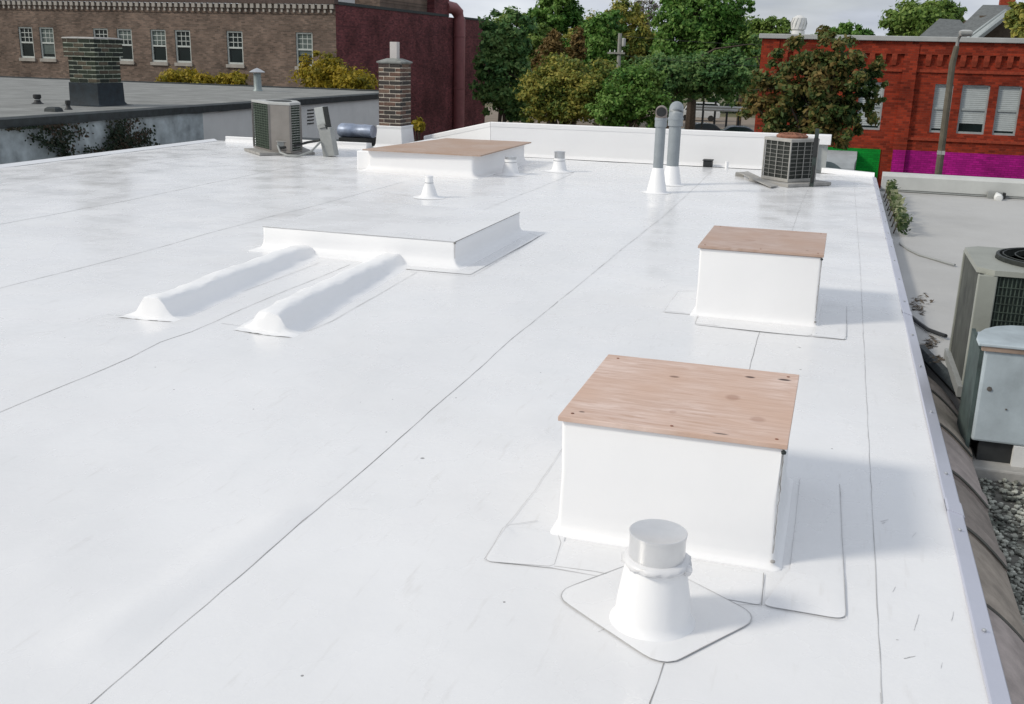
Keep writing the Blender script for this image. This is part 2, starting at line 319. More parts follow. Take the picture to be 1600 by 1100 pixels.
def h(x, y):
    z = .0030*math.sin(2.1*x+.7*y)+.0018*math.sin(3.7*x-1.9*y+1)+.0014*math.sin(5.3*y+2*x)+.0022*math.sin(.9*y+1.7*x*.5)+.0010*math.sin(9*x+4*y)
    for a, b, wd, hh in WR:
        d = b-a; L2 = d.length_squared; q = Vector((x, y))-a; t = max(0, min(1, q.dot(d)/L2)); e = (q-d*t).length
        if e < 3*wd: z += hh*math.exp(-(e/wd)**2)
    return z
own = thing('flat_roof_building', ((XL+XR)/2, 7, -5), 'low building whose flat roof is covered in bright white membrane sheets', 'building')
b = MB(); b.bb(XL, XR, YN, 17.0, -4.98, -.06); obj('wall', b, M_PALE, own)
b = MB(); b.bb(-10.9, -5.2, 17.0, 18.6, -4.98, -.002); obj('rear_ledge', b, M_TAR, own)
xs = [XL, -9.68, -7.70, -5.61, -3.67, -1.755, .285, XR]
for i in range(len(xs)-1):
    x0, x1 = xs[i], xs[i+1]; nx = max(3, int((x1-x0)/.07)); ny = int((YF-YN)/.075)
    b = MB(); vs = []; fs = []
    for j in range(ny+1):
        for k in range(nx+1):
            x = x0+(x1-x0)*k/nx; y = YN+(YF-YN)*j/ny; vs.append((x, y, h(x, y)+0))
    for j in range(ny):
        for k in range(nx):
            a = j*(nx+1)+k; fs.append((a, a+1, a+nx+2, a+nx+1))
    b.add(vs, fs); obj('membrane_sheet', b, M_ROOF, own, smooth=True)
def ribbon(name, pts, wd, parent, mt=None, z0=.0014, follow=True, wob=.002, seg=.09, hf=None):
    hf = hf or h; P2 = []; wd = wd*.62
    for i in range(len(pts)-1):
        a, c = Vector(pts[i][:2]), Vector(pts[i+1][:2]); n = max(1, int((c-a).length/seg))
        for k in range(n): P2.append(a.lerp(c, k/n))
    P2.append(Vector(pts[-1][:2])); vs = []; fs = []
    for i, p in enumerate(P2):
        d = (P2[min(i+1, len(P2)-1)]-P2[max(0, i-1)]).normalized(); nrm = Vector((-d.y, d.x))
        p = p+nrm*random.gauss(0, wob*.5); ww = wd*random.uniform(.55, 1.25)/2
        for sgn in (-1, 1):
            q = p+nrm*ww*sgn; vs.append((q.x, q.y, hf(q.x, q.y)+z0))
    for i in range(len(P2)-1): a = 2*i; fs.append((a, a+1, a+3, a+2))
    b = MB(); b.add(vs, fs); return obj(name, b, mt or M_SEAM, parent)
def gp(*uv): return [G(*p) for p in uv]
ribbon('seam', gp((140, 1100), (510, 785), (800, 530), (1040, 335), (1112, 268)), .005, own)
ribbon('seam', [(-1.755, -2.9), (-1.755, 1.94)], .005, own)
ribbon('seam', gp((0, 645), (150, 583), (205, 559), (250, 537), (300, 520), (337, 504), (378, 484), (460, 449), (547, 413)), .006, own)
ribbon('seam', [(-3.67, -2.9), G(0, 645)], .005, own)
ribbon('seam', [(-3.75, 9.85), (-3.70, 13), (-3.72, 15.0)], .008, own, M_SEAMF)
ribbon('seam', gp((0, 450), (200, 400), (415, 341), (520, 314), (632, 284)), .010, own, M_SEAMF)
ribbon('seam', [(-5.61, -2.9), G(0, 450)], .010, own, M_SEAMF)
ribbon('seam', gp((0, 352), (200, 313), (400, 271), (520, 248)), .012, own, M_SEAMF)
ribbon('seam', [(-9.68, 4), (-9.68, 15.2)], .010, own, M_SEAMF)
ribbon('seam', gp((1378, 1100), (1358, 700), (1344, 420), (1337, 320), (1334, 282)), .005, own, M_SEAMF)
ribbon('seam', [(.285, -2.9), (.28, 2.7)], .007, own, M_SEAMF)
ribbon('seam', [(-.37, -2.9), G(1016, 1100), G(1037, 1040)], .005, own)
ribbon('seam', gp((1169, 582), (1187, 516)), .006, own)
ribbon('seam', gp((1237, 362), (1252, 318), (1262, 297)), .008, own, M_SEAMF)
ribbon('seam', gp((345, 339), (415, 343), (470, 348)), .006, own, M_SEAMF)
ribbon('seam', gp((600, 300), (640, 306), (735, 308)), .006, own, M_SEAMF)
for u, v_, u2, v2, wd in ((1428, 985, 1436, 960, .006), (1432, 975, 1434, 968, .008), (1400, 1000, 1404, 1001, .012), (1412, 1030, 1430, 1026, .010), (1376, 815, 1388, 812, .010), (1378, 818, 1384, 816, .012), (1425, 840, 1432, 832, .006), (1490, 955, 1487, 970, .006), (1395, 925, 1399, 917, .006), (1470, 1045, 1472, 1035, .005), (910, 958, 913, 958, .012), (935, 990, 945, 985, .006), (545, 797, 575, 799, .003), (1062, 895, 1064, 897, .006)):
    ribbon('scuff_mark', gp((u, v_), (u2, v2)), wd*.42, own, M_SEAMF, z0=.0012, seg=.01, wob=.001)
# metal edge along the right side
sec = [-3.0, 1.1, 4.13, 7.6, 10.9, 14.1, 16.95]
for i in range(len(sec)-1):
    y0, y1 = sec[i]+.004, sec[i+1]-.004; b = MB()
    prof = [(.566, .010), (.571, .012), (.627, -.004), (.632, -.012), (.634, -.15), (.642, -.165), (.638, -.17), (.628, -.152), (.626, -.014), (.566, .0)]
    b.loft([[(x, y, z) for x, z in prof] for y in (y0, y1)]); e = obj('drip_edge', b, M_EDGE, own)
    for y in (y0+.35, y0+1.2, y0+2.05, y0+2.8):
        if y < y1: s = MB(); s.lathe([(.0075, -.004), (.0075, .004), (.004, .007), (.0005, .008)], (.598, y, .0065), 8); obj('screw', s, M_GALV, e)
    if i:
        b = MB(); b.loft([[(x+(.0 if k in (0, 9) else .003), y, z+.0035) for k, (x, z) in enumerate(prof)] for y in (sec[i]-.06, sec[i]+.06)]); obj('joint_cover', b, M_EDGE, own)
# thin raised edge along the left side
b = MB(); b.loft([[(XL-.06, y, -.05), (XL-.06, y, .035), (XL-.01, y, .04), (XL+.07, y, .004)] for y in (YN, 16.95)]); obj('edge_strip', b, M_WRAP, own)
# back: low kerb, raking parapet, high parapet, low kerb
def wallstrip(name, a, bb, z0a, z0b, th=.30, cap=.03, cant=.08):
    a = Vector(a); bb = Vector(bb); d = (bb-a).normalized(); n = Vector((d.y, -d.x))    # n towards camera
    b = MB(); rings = []
    nseg = max(1, int((bb-a).length/.25))
    for k in range(nseg+1):
        t = k/nseg; p = a.lerp(bb, t); z = z0a+(z0b-z0a)*t; wv = .008*math.sin(7*t*(bb-a).length+z*9)
        pr = [(cant, -.01), (cant*.4, .012), (.012, .05), (0+wv*.5, z*.5), (0, z-.085), (.007, z-.08), (.012, z-.015), (0, z), (-th, z-.02), (-th-.02, z-.10), (-th, z-.11), (-th, -.3)]
        rings.append([(p.x+n.x*q, p.y+n.y*q, zz) for q, zz in pr])
    b.loft(rings); return obj(name, b, M_WRAP, own, smooth=True, sharp=40)
wallstrip('parapet', (-5.78, 17.28), (-.30, 17.40), .555, .575)
wallstrip('parapet', (-7.30, 17.95), (-5.79, 17.28), .20, .553, th=.25)
wallstrip('kerb', (-10.85, 16.93), (-8.02, 17.0), .10, .11, th=.22, cant=.06)
b = MB(); b.bb(-.295, -.14, 17.45, 17.66, -.3, .42); obj('parapet_end', b, mat('bare_stucco', (.40, .42, .41), .9, var=.15, vscale=5), own)
b = MB(); b.bb(-.30, -.10, 17.37, 17.70, .423, .57); obj('coping_end', b, M_WRAP, own, bevel=.008)
b = MB(); b.loft([[(x, y-.12, -.01), (x, y-.03, .03), (x, y, .055), (x, y+.12, .055), (x, y+.12, -.3)] for x, y in ((-.20, 17.42), (.20, 17.2), (.60, 17.0))]); obj('kerb', b, M_WRAP, own, smooth=True, sharp=40)
ribbon('seam', [(-5.7, 17.19), (-3, 17.22), (-.3, 17.30)], .02, own, M_SEAMF, z0=.012)

# ------------------------------------------------------------------ flashing patches on the roof
def rounded(poly, r, n=5):
    out = []; k = len(poly)
    for i in range(k):
        p = Vector(poly[i][:2]); a = Vector(poly[i-1][:2]); c = Vector(poly[(i+1) % k][:2])
        da = (a-p).normalized(); dc = (c-p).normalized(); rr = min(r, (a-p).length*.45, (c-p).length*.45)
        s, e = p+da*rr, p+dc*rr
        for t in range(n+1): tt = t/n; out.append((1-tt)**2*s+2*tt*(1-tt)*p+tt**2*e)
    return out
def patch(parent, poly, r=.05, z0=.003, th=.0015, line=.005, mt=None, lmt=None, skip=()):
    pl = rounded(poly, r); c = sum((p for p in pl), Vector((0, 0)))/len(pl); b = MB(); n = len(pl)
    rings = []
    for s in (.02, .25, .5, .75, .93, 1):
        rings.append([((c+(p-c)*s).x, (c+(p-c)*s).y, h(*(c+(p-c)*s))+z0+th*(1 if s < 1 else .2)) for p in pl])
    b.loft(rings, cap0=True, cap1=False); o = obj('flashing_patch', b, mt or M_ROOF, parent, smooth=True)
    if line:
        q = pl+[pl[0]]; ribbon('patch_seam', q, line, parent, lmt or M_SEAMF, z0=z0+th*.2+.0008, wob=.001)
    return o

# ------------------------------------------------------------------ boxed kerbs with plywood lids
def boxcurb(name, label, x0, x1, y0, y1, ht, sk, plymat, group):
    t = thing(name, ((x0+x1)/2, (y0+y1)/2, 0), label, 'roof curb', group)
    b = MB(); rings = []
    for d, z in ((.035, -.008), (.032, .003), (.022, .006), (.012, .012), (.006, .024), (.001, .05), (0, .10), (-.003, ht*.55), (0, ht-.02), (0, ht-.004), (-.02, ht)):
        pl = rounded([(x0-d, y0-d), (x1+d, y0-d), (x1+d, y1+d), (x0-d, y1+d)], .016+max(0, d)*.5, 4); rings.append([(p.x+random.gauss(0, .0013), p.y+random.gauss(0, .0013), z+(h(p.x, p.y) if z < .02 else 0)) for p in pl])
    b.loft(rings); obj('membrane_wrap', b, M_WRAP, t, smooth=True, sharp=50)
    b = MB(); o = .012
    vs = []
    b.prism([(x0-o, y0-o-.004), (x1+o-.003, y0-o), (x1+o, y1+o), (x0-o, y1+o-.004)], ht+.001, ht+.019); lid = obj('plywood_lid', b, plymat, t, bevel=.002)
    for (xx, yy) in ((x0+.03, y0+.03), (x1-.03, y0+.03), (x1-.03, y1-.04), (x0+.04, y1-.04), ((x0+x1)/2, y0+.03)):
        s = MB(); s.lathe([(.006, 0), (.006, .0022), (.0005, .0028)], (xx, yy, ht+.0185), 8); obj('screw', s, M_RUST, lid)
    # dark sealant line on the front right corner
    pts = [(x1-.002+random.uniform(-.002, .002), y0+.0015, z) for z in [ht-.01-k*.02 for k in range(int((ht-.03)/.02))]]
    s = MB(); s.tube(pts, [random.uniform(.0012, .0028) for _ in pts], 6); obj('corner_seam', s, M_SEAM, t)
    s = MB(); s.lathe([(.001, -.008), (.008, -.005), (.009, .003), (.001, .009)], (x1-.002, y0-.004, ht-.012), 8); obj('sealant_blob', s, M_TAR, t)
    s = MB(); s.lathe([(.001, -.006), (.008, -.003), (.008, .003), (.001, .006)], (x1-.0, y0-.012, .03), 8); obj('sealant_blob', s, M_SEAM, t)
    return t
PLY1 = plywood_mat('plywood_near', (.72, .57, .50), [(.21, .31, .022, .013, .95, (.06, .035, .03)), (.345, .325, .028, .014, .95, (.05, .03, .025)), (-.08, .20, .022, .014, .7, (.14, .075, .05)),
      (.17, .02, .03, .04, .4, (.27, .13, .09)), (.28, -.2, .03, .035, .35, (.27, .13, .09)), (-.33, -.35, .012, .008, .8, (.08, .05, .04)), (.17, -.395, .03, .007, .8, (.05, .04, .035)), (-.02, -.23, .015, .02, .3, (.3, .15, .1))])
PLY2 = plywood_mat('plywood_far', (.56, .45, .40), [(.3, -.35, .012, .008, .7, (.1, .06, .05)), (-.1, -.1, .05, .03, .4, (.28, .15, .1)), (.12, .2, .05, .03, .3, (.28, .15, .1))], .1)
PLY3 = plywood_mat('plywood_sheet', (.52, .42, .36), [(.4, -.3, .05, .03, .3, (.28, .15, .1))], .05)
gcurb = 'boxed roof curbs under plywood'
c1 = boxcurb('roof_curb', 'square white boxed curb with a knotty plywood lid, right behind the metal capped vent', -.835, -.06, 3.36, 4.18, .445, .2, PLY1, gcurb)
c2 = boxcurb('roof_curb', 'square white boxed curb with a plywood lid, standing between the other curb and the rusty topped condenser', -.815, -.015, 6.95, 7.86, .465, .2, PLY2, gcurb)
# aprons of the two kerbs
patch(c1, gp((757, 878), (872, 890), (884, 835), (793, 822)), .03, z0=.0025, line=0)
ribbon('patch_seam', gp((840, 815), (796, 822), (786, 830), (757, 876), (766, 880), (858, 887), (866, 884), (876, 850), (872, 836)), .004, c1, M_SEAMF, z0=.0045, wob=.001)
patch(c1, [(-.80, 3.09), (-.08, 3.075), (-.08, 3.30), (-.80, 3.30)], .02, z0=.002, th=.002, line=0)
ribbon('patch_seam', gp((866, 887), (930, 896), (985, 908)), .004, c1, M_SEAM, z0=.0045, wob=.001)
ribbon('patch_seam', gp((1140, 947), (1190, 949)), .004, c1, M_SEAM, z0=.0045, wob=.001)
ribbon('patch_seam', gp((1190, 949), (1193, 898)), .004, c1, M_SEAM, z0=.0055, wob=.001)
patch(c1, [(-.085, 3.072), G(1322, 972), G(1312, 757), (-.0, 4.25), (.0, 3.2)], .05, z0=.0045, line=0)
ribbon('patch_seam', gp((1191, 950), (1250, 962), (1308, 973), (1320, 970), (1321, 958), (1316, 860), (1312, 757)), .004, c1, M_SEAMF, z0=.0064, wob=.001)
ribbon('patch_seam', [(-1.03, 3.34), (-1.02, 3.7), (-1.03, 4.2)], .003, c1, M_SEAMF, z0=.004)
patch(c2, gp((1036, 488), (1090, 492), (1090, 455), (1058, 455)), .03, z0=.0025, line=0)
ribbon('patch_seam', gp((1088, 456), (1060, 456), (1038, 487), (1070, 489)), .005, c2, M_SEAMF, z0=.0045, wob=.001)
patch(c2, gp((1085, 507), (1268, 526), (1275, 505), (1095, 490)), .03, z0=.002, line=0)
ribbon('patch_seam', gp((1092, 490), (1086, 506), (1120, 509), (1180, 517), (1262, 525), (1272, 522)), .006, c2, M_SEAM, z0=.0042, wob=.002)
patch(c2, gp((1268, 526), (1322, 531), (1322, 480), (1285, 476)), .03, z0=.0045, line=0)
ribbon('patch_seam', gp((1270, 525), (1318, 531), (1322, 526), (1323, 478), (1290, 474)), .005, c2, M_SEAMF, z0=.0064, wob=.001)

# ------------------------------------------------------------------ capped vent with its flashing boot (nearest)
vx, vy = -.395, 2.86
v = thing('capped_vent', (vx, vy, 0), 'white conical vent boot with a round metal cap in front of the knotty plywood curb', 'roof vent')
patch(v, gp((862, 930), (1036, 1050), (1190, 968), (1010, 875)), .09, z0=.004, th=.002, line=.005, lmt=M_SEAMF)
b = MB(); b.lathe([(.136, -.003), (.130, .006), (.122, .013), (.117, .030), (.114, .07), (.104, .13), (.096, .18), (.092, .205), (.090, .215)], (vx, vy, h(vx, vy)+.004), 40, jit=.008); obj('boot', b, M_WRAP, v, smooth=True, sharp=60)
b = MB(); b.lathe([(.094, -.012), (.104, -.004), (.106, .006), (.099, .014), (.087, .018)], (vx, vy, .215), 40, jit=.06); obj('sealant_collar', b, mat('white_sealant', (.72, .72, .73), .35), v, smooth=True, sharp=80)
b = MB(); b.lathe([(.001, -.022), (.012, -.016), (.017, 0), (.011, .012), (.001, .016)], (vx+.099, vy-.02, .212), 10, jit=.15); obj('sealant_lump', b, mat('white_sealant', (.7, .7, .7)), v, smooth=True)
b = MB(); b.lathe([(.086, .20), (.086, .305), (.0885, .305), (.0885, .313), (.086, .314), (.080, .312), (.001, .3115)], (vx, vy, 0), 48); obj('metal_cap', b, M_ALU, v, smooth=True, sharp=30)

# ------------------------------------------------------------------ low box over a covered opening, two long ridges
lb = thing('low_roof_box', (-3.8, 8.7, 0), 'low wide white membrane box that the two long ridges run into', 'roof box')
x0, x1, y0, y1 = -4.68, -2.90, 7.80, 9.62
b = MB(); rings = []
for d, z in ((.10, -.012), (.095, .004), (.05, .010), (.018, .03), (.004, .07), (0, .12), (.0, .195), (-.006, .206), (-.02, .2065)):
    pl = rounded([(x0-d, y0-d), (x1+d, y0-d), (x1+d, y1+d), (x0-d, y1+d)], .02, 4); rings.append([(p.x, p.y, z+(h(p.x, p.y) if z < .02 else .004*math.sin(p.x*6)*(z < .2))) for p in pl])
b.loft(rings); obj('membrane_wrap', b, M_WRAP, lb, smooth=True, sharp=55)
b = MB(); b.prism([(p.x, p.y) for p in rounded([(x0+.004, y0+.004), (x1-.004, y0+.004), (x1-.004, y1-.004), (x0+.004, y1-.004)], .02, 3)], .2055, .2078); obj('membrane_top', b, M_ROOF, lb)
s = MB(); pts = [(x0+(x1-x0)*k/40, y0-.001, .2085+random.uniform(-.001, .001)) for k in range(41)]; s.tube(pts, .0022, 6); obj('edge_seam', s, M_SEAMF, lb)
s = MB(); pts = [(x1+.001, y0+(y1-y0)*k/40, .2085) for k in range(41)]; s.tube(pts, .003, 6); obj('edge_seam', s, M_SEAM, lb)
s = MB(); s.tube([(x1-.002, y0+.001, z) for z in (.205, .15, .1, .06)], .003, 6); obj('corner_seam', s, M_SEAMF, lb)
s = MB(); s.lathe([(.001, -.01), (.011, -.004), (.011, .004), (.001, .01)], (x1, y0-.004, .2), 8); obj('sealant_blob', s, M_SEAM, lb)
patch(lb, [(-3.25, 7.56), (-2.68, 7.57), (-2.66, 9.7), (-2.82, 9.7), (-2.82, 7.8), (-3.25, 7.75)], .03, z0=.003, line=0)
ribbon('patch_seam', gp((640, 424), (738, 432), (842, 370), (815, 362)), .007, lb, M_SEAMF, z0=.0055)
def ridge(label, xf, xb, ya, yb, hh, seed, extra):
    xc = (xf+xb)/2
    rnd = random.Random(seed); t = thing('covered_ridge', (xc, (ya+yb)/2, 0), label, 'roof ridge', 'long membrane covered ridges')
    b = MB(); rings = []
    prof = [(-.30, 0), (-.24, .05), (-.19, .16), (-.155, .40), (-.125, .74), (-.095, .93), (-.05, 1.0), (0, 1.0), (.04, .98), (.07, .89), (.092, .72), (.112, .50), (.135, .28), (.165, .12), (.205, .03), (.25, 0)]
    ends = [(-.085, 0), (-.045, .015), (-.024, .06), (-.010, .5), (-.002, .93), (.015, 1.0)]
    ys = [(ya+d, f) for d, f in ends]+[(ya+.03+(yb+.03-ya)*k/30, 1-.42*k/30) for k in range(1, 31)]
    for k, (y, f) in enumerate(ys):
        ring = []; wv = .012*math.sin(3.1*y+seed); nar = 1
        for dx, pf in prof:
            x = xf+(xb-xf)*max(0, min(1, (y-ya)/(yb-ya)))+dx*.82*(nar if abs(dx) < .2 else 1)+wv*.4; hx = hh*f*(1+.04*math.sin(6*y+seed))
            ring.append((x, y+(.010*(dx/.2)**2 if k < 5 else 0), h(x, y)*.9+.004+hx*pf*(1+.05*math.sin(17*y+3*dx*20+seed))+rnd.gauss(0, .0022)*(pf > .1)-(.006 if pf == 0 else 0)))
        rings.append(ring)
    b.loft(rings, closed=False, cap0=False, cap1=False); obj('membrane_cover', b, M_WRAP, t, smooth=True, sharp=48)
    for pts, mt in extra: ribbon('patch_seam', gp(*pts), .006, t, mt, z0=.003)
    return t
ridge('long white covered ridge ending at the outer end of the low box', -4.10, -4.28, 5.47, 7.80, .13, 1,
      [([(166, 488), (205, 494), (245, 497), (275, 495), (330, 476), (500, 410)], M_SEAMF)])
ridge('long white covered ridge ending mid front of the low box, beside the wavy seam', -3.25, -3.45, 5.45, 7.78, .128, 4,
      [([(346, 507), (400, 513), (455, 517), (482, 517), (520, 501), (652, 425)], M_SEAMF)])

# ------------------------------------------------------------------ large hatch under a plywood sheet
x0, x1, y0, y1 = -6.50, -4.86, 13.80, 16.3
t = thing('roof_hatch', (-5.65, 15, 0), 'wide low white curb under a full plywood sheet before the brick chimney', 'roof hatch')
b = MB(); rings = []
for d, z in ((.14, -.012), (.13, .005), (.05, .012), (.015, .045), (0, .1), (0, .30), (-.05, .302)):
    pl = rounded([(x0-d, y0-d), (x1+d, y0-d), (x1+d, y1+d), (x0-d, y1+d)], .05, 4); rings.append([(p.x, p.y, z) for p in pl])
b.loft(rings); obj('membrane_wrap', b, M_WRAP, t, smooth=True, sharp=55)
b = MB(); b.prism([(-6.54, 13.72), (-4.75, 13.76), (-4.77, 16.36), (-6.22, 16.28)], .304, .322); obj('plywood_sheet', b, PLY3, t)
b = MB(); b.bb(-6.78, -6.52, 14.02, 14.9, -.01, .27); obj('side_box', b, M_WRAP, t, bevel=.02)

# ------------------------------------------------------------------ small pipe boots
def boot(label, x, y, rb, rt, ht, topmt=None, toph=0, tilt=0):
    t = thing('pipe_boot', (x, y, 0), label, 'pipe boot', 'small white pipe boots')
    b = MB(); b.lathe([(rb*2.0, .004), (rb*1.35, .008), (rb, .03), ((rb+rt)/2, ht*.5), (rt, ht*.82), (rt*.98, ht)], (x, y, h(x, y)), 20); obj('boot', b, M_WRAP, t, smooth=True, sharp=60)
    b = MB(); b.lathe([(rt*1.02, ht*.80), (rt*1.06, ht*.81), (rt*1.06, ht*.84), (rt*1.02, ht*.85)], (x, y, 0), 20); obj('clamp', b, M_GALV, t)
    if toph:
        b = MB(); b.lathe([(rt*.93, ht-.01), (rt*.93, ht+toph), (rt*.99, ht+toph), (rt*.99, ht+toph+.015), (rt*.8, ht+toph+.017), (.001, ht+toph+.012)], (x, y, 0), 20); obj('pipe', b, topmt, t, smooth=True, sharp=30)
    return t
boot('small white pipe boot with a plain top, standing alone before the hatch', -4.66, 11.62, .10, .05, .215, M_WRAP, .03)
boot('white pipe boot with a short grey steel pipe, standing clear of the hatch', -3.98, 15.2, .115, .085, .20, M_GALV, .085)
boot('white pipe boot with a thin grey rim, close against the hatch side', -4.52, 14.45, .125, .09, .22, M_GALV, .025)

# ------------------------------------------------------------------ two grey plastic vent stacks
def stack(label, x, y, r, zb, zt, rb, capr, hood):
    t = thing('vent_stack', (x, y, 0), label, 'vent pipe', 'grey plastic vent stacks')
    b = MB(); b.lathe([(rb*1.5, .003), (rb*1.08, .008), (rb, .02), (r*1.12, zb-.01), (r*1.04, zb+.004), (r, zb+.004)], (x, y, h(x, y)), 24); obj('boot', b, M_WRAP, t, smooth=True, sharp=60)
    b = MB(); b.lathe([(r, .1), (r*1.01, (zb+zt)/2), (r, zt)], (x, y, 0), 24); obj('pipe', b, M_PVC, t, smooth=True, sharp=40)
    b = MB(); b.lathe([(r, zt-.001), (capr, zt), (capr, zt+.08), (capr*1.05, zt+.085), (capr*1.05, zt+.11), (capr*.98, zt+.115)], (x, y, 0), 24); c = obj('coupling', b, M_PVC, t, smooth=True, sharp=30)
    # return bend: the pipe turns over and opens towards 'hood'
    d = Vector((math.cos(hood), math.sin(hood), 0)); pts = []; n = 12
    for k in range(n+1):
        a = math.pi*.62*k/n; pts.append(Vector((x, y, zt+.10))+d*(capr*1.0*(1-math.cos(a)))+Vector((0, 0, capr*1.25*math.sin(a))))
    b = MB(); b.tube(pts, [capr*.97]*n+[capr*.97], 20); obj('elbow', b, M_PVC if capr > .09 else M_CAST, c, smooth=True, sharp=50)
    e = pts[-1]; dd = (pts[-1]-pts[-2]).normalized(); ax = dd.to_track_quat('Z', 'Y').to_matrix()
    b = MB(); b.lathe([(capr*.82, -.02), (capr*.82, .003), (.001, .003)], e, 20, axis=ax); obj('opening', b, M_BLACK, c)
    return t
stack('slimmer grey plastic vent stack with a brown elbow turned towards the curbs', -2.20, 13.49, .066, .32, .84, .13, .078, R(-82))
stack('thicker grey plastic vent stack with a round hooded elbow facing away', -2.155, 14.44, .084, .255, .80, .135, .102, R(97))

# ------------------------------------------------------------------ condensers
def rot2(p, c, a): return (c[0]+(p[0]*math.cos(a)-p[1]*math.sin(a)), c[1]+(p[0]*math.sin(a)+p[1]*math.cos(a)))
cx, cy, A = -.625, 15.40, R(47)
t = thing('condenser', (cx, cy, 0), 'square wire caged condenser with a rusty fan guard by the white parapet end', 'air conditioner')
S, Z0, Z1 = .26, .075, .625
b = MB(); b.prism([rot2(p, (cx+.04, cy+.02), A) for p in ((-.44, -.40), (.40, -.40), (.40, .40), (-.44, .40))], .004, .05); obj('pad', b, M_CONC, t, bevel=.008)
b = MB(); b.prism([rot2(p, (cx, cy), A) for p in ((-S+.012, -S+.012), (S-.012, -S+.012), (S-.012, S-.012), (-S+.012, S-.012))], Z0+.01, Z1-.01); obj('coil', b, M_DARK, t)
for a, c in ((Z0-.022, 'base_pan'), (Z1-.02, 'top_pan')):
    b = MB(); b.prism([rot2(p, (cx, cy), A) for p in ((-S-.012, -S-.012), (S+.012, -S-.012), (S+.012, S+.012), (-S-.012, S+.012))], a, a+.045); obj(c, b, M_WHITEP, t, bevel=.006)
for sx, sy in ((-1, -1), (1, -1), (1, 1), (-1, 1)):
    p = rot2((sx*S, sy*S), (cx, cy), A); b = MB(); b.box((p[0], p[1], (Z0+Z1)/2), (.017, .017, Z1-Z0), A); obj('corner_post', b, M_WHITEP, t)
for side in range(4):
    aa = A+side*math.pi/2; rnd = random.Random(side)
    for k in range(1, 9):
        z = Z0+.02+(Z1-Z0-.04)*k/9; p0 = rot2((-S+.01, -S-.004), (cx, cy), aa); p1 = rot2((S-.01, -S-.004), (cx, cy), aa)
        b = MB(); b.tube([(*p0, z), ((p0[0]+p1[0])/2, (p0[1]+p1[1])/2, z+rnd.uniform(-.006, .006)), (*p1, z)], .0025, 5); obj('guard_wire', b, M_WHITEP, t)
    for k in (1, 2, 3):
        p = rot2((-S+2*S*k/4, -S-.006), (cx, cy), aa); b = MB(); b.tube([(*p, Z0), (*p, Z1)], .0036 if k != 2 else .006, 5); obj('guard_wire', b, M_WHITEP, t)
b = MB(); b.lathe([(.215, Z1+.024), (.222, Z1+.05), (.19, Z1+.075), (.185, Z1+.07), (.20, Z1+.045), (.205, Z1+.024)], (cx, cy, 0), 24); fg = obj('fan_guard', b, M_RUST, t, smooth=True)
for k in range(3):
    b = MB(); rr = .06+.05*k; b.tube([(cx+rr*math.cos(a*math.pi/8), cy+rr*math.sin(a*math.pi/8), Z1+.088-.006*k) for a in range(17)], .006, 5); obj('guard_ring', b, M_RUST, fg)
for k in range(4):
    a = k*math.pi/4+.3; b = MB(); b.tube([(cx-.195*math.cos(a), cy-.195*math.sin(a), Z1+.072), (cx, cy, Z1+.095), (cx+.195*math.cos(a), cy+.195*math.sin(a), Z1+.072)], .006, 5); obj('guard_spoke', b, M_RUST, fg)
b = MB(); b.lathe([(.2, Z1+.026), (.001, Z1+.027)], (cx, cy, 0), 20); obj('fan_well', b, M_BLACK, fg)
# loose board under the pad
o = thing('loose_board', (-1.10, 15.55, 0), 'thin grey board lying tilted beside the condenser pad', 'board'); b = MB()
b.add([G(1154, 277), G(1204, 295.5), G(1215, 293.5), G(1168, 275.5)], [(0, 1, 2, 3)])
vv = [Vector(p) for p in b.v]; b = MB(); up = [(.055), (.012), (.012), (.055)]
b.loft([[(p.x, p.y, .006+z-.004*0) for p, z in zip(vv, up)], [(p.x, p.y, .022+z) for p, z in zip(vv, up)]]); obj('board', b, M_CONC, o)
b = MB(); b.bb(-1.42, -1.30, 15.9, 16.05, .0, .058); obj('block', b, M_CONC, o)
# post with disconnect
t = thing('service_post', (-.285, 15.15, 0), 'thin dark post standing against the rusty topped condenser', 'post')
b = MB(); b.bb(-.312, -.258, 15.12, 15.18, -.005, .80); obj('post', b, mat('dark_green_steel', (.03, .045, .04), .5, var=.3), t, bevel=.005)
b = MB(); b.bb(-.316, -.254, 15.105, 15.119, .42, .68); obj('label_plate', b, M_BLACK, t)
b = MB(); b.tube([(-.285, 15.1, .3), (-.27, 15.08, .2), (-.29, 15.12, .06)], .016, 8); obj('conduit', b, M_BLACK, t, smooth=True)
b = MB(); b.tube([G(1155, 258, .03), G(1165, 254.5, .05), G(1180, 254.5, .04), G(1198, 256, .05)], .016, 8); tag(obj('refrigerant_pipe', b, M_WHITEP, None, smooth=True), 'thin pale pipe running from the rusty topped condenser along the parapet', 'pipe')
t = thing('scupper_box', (-2.03, 17.05, 0), 'small black scupper box at the foot of the white parapet', 'scupper'); q = G(1109, 258)
b = MB(); b.bb(q.x-.07, q.x+.07, 17.08, 17.27, -.005, .10); obj('housing', b, M_BLACK, t, bevel=.01); b = MB(); b.bb(q.x-.08, q.x+.08, 17.07, 17.27, .101, .115); obj('lid', b, M_BLACK, t)
b = MB(); q = G(1142, 257); b.lathe([(.03, -.005), (.028, .10), (.03, .11), (.001, .112)], (q.x, 17.05, 0), 10); tag(obj('stub_pipe', b, M_WRAP), 'short thin white stub pipe at the foot of the parapet', 'pipe')

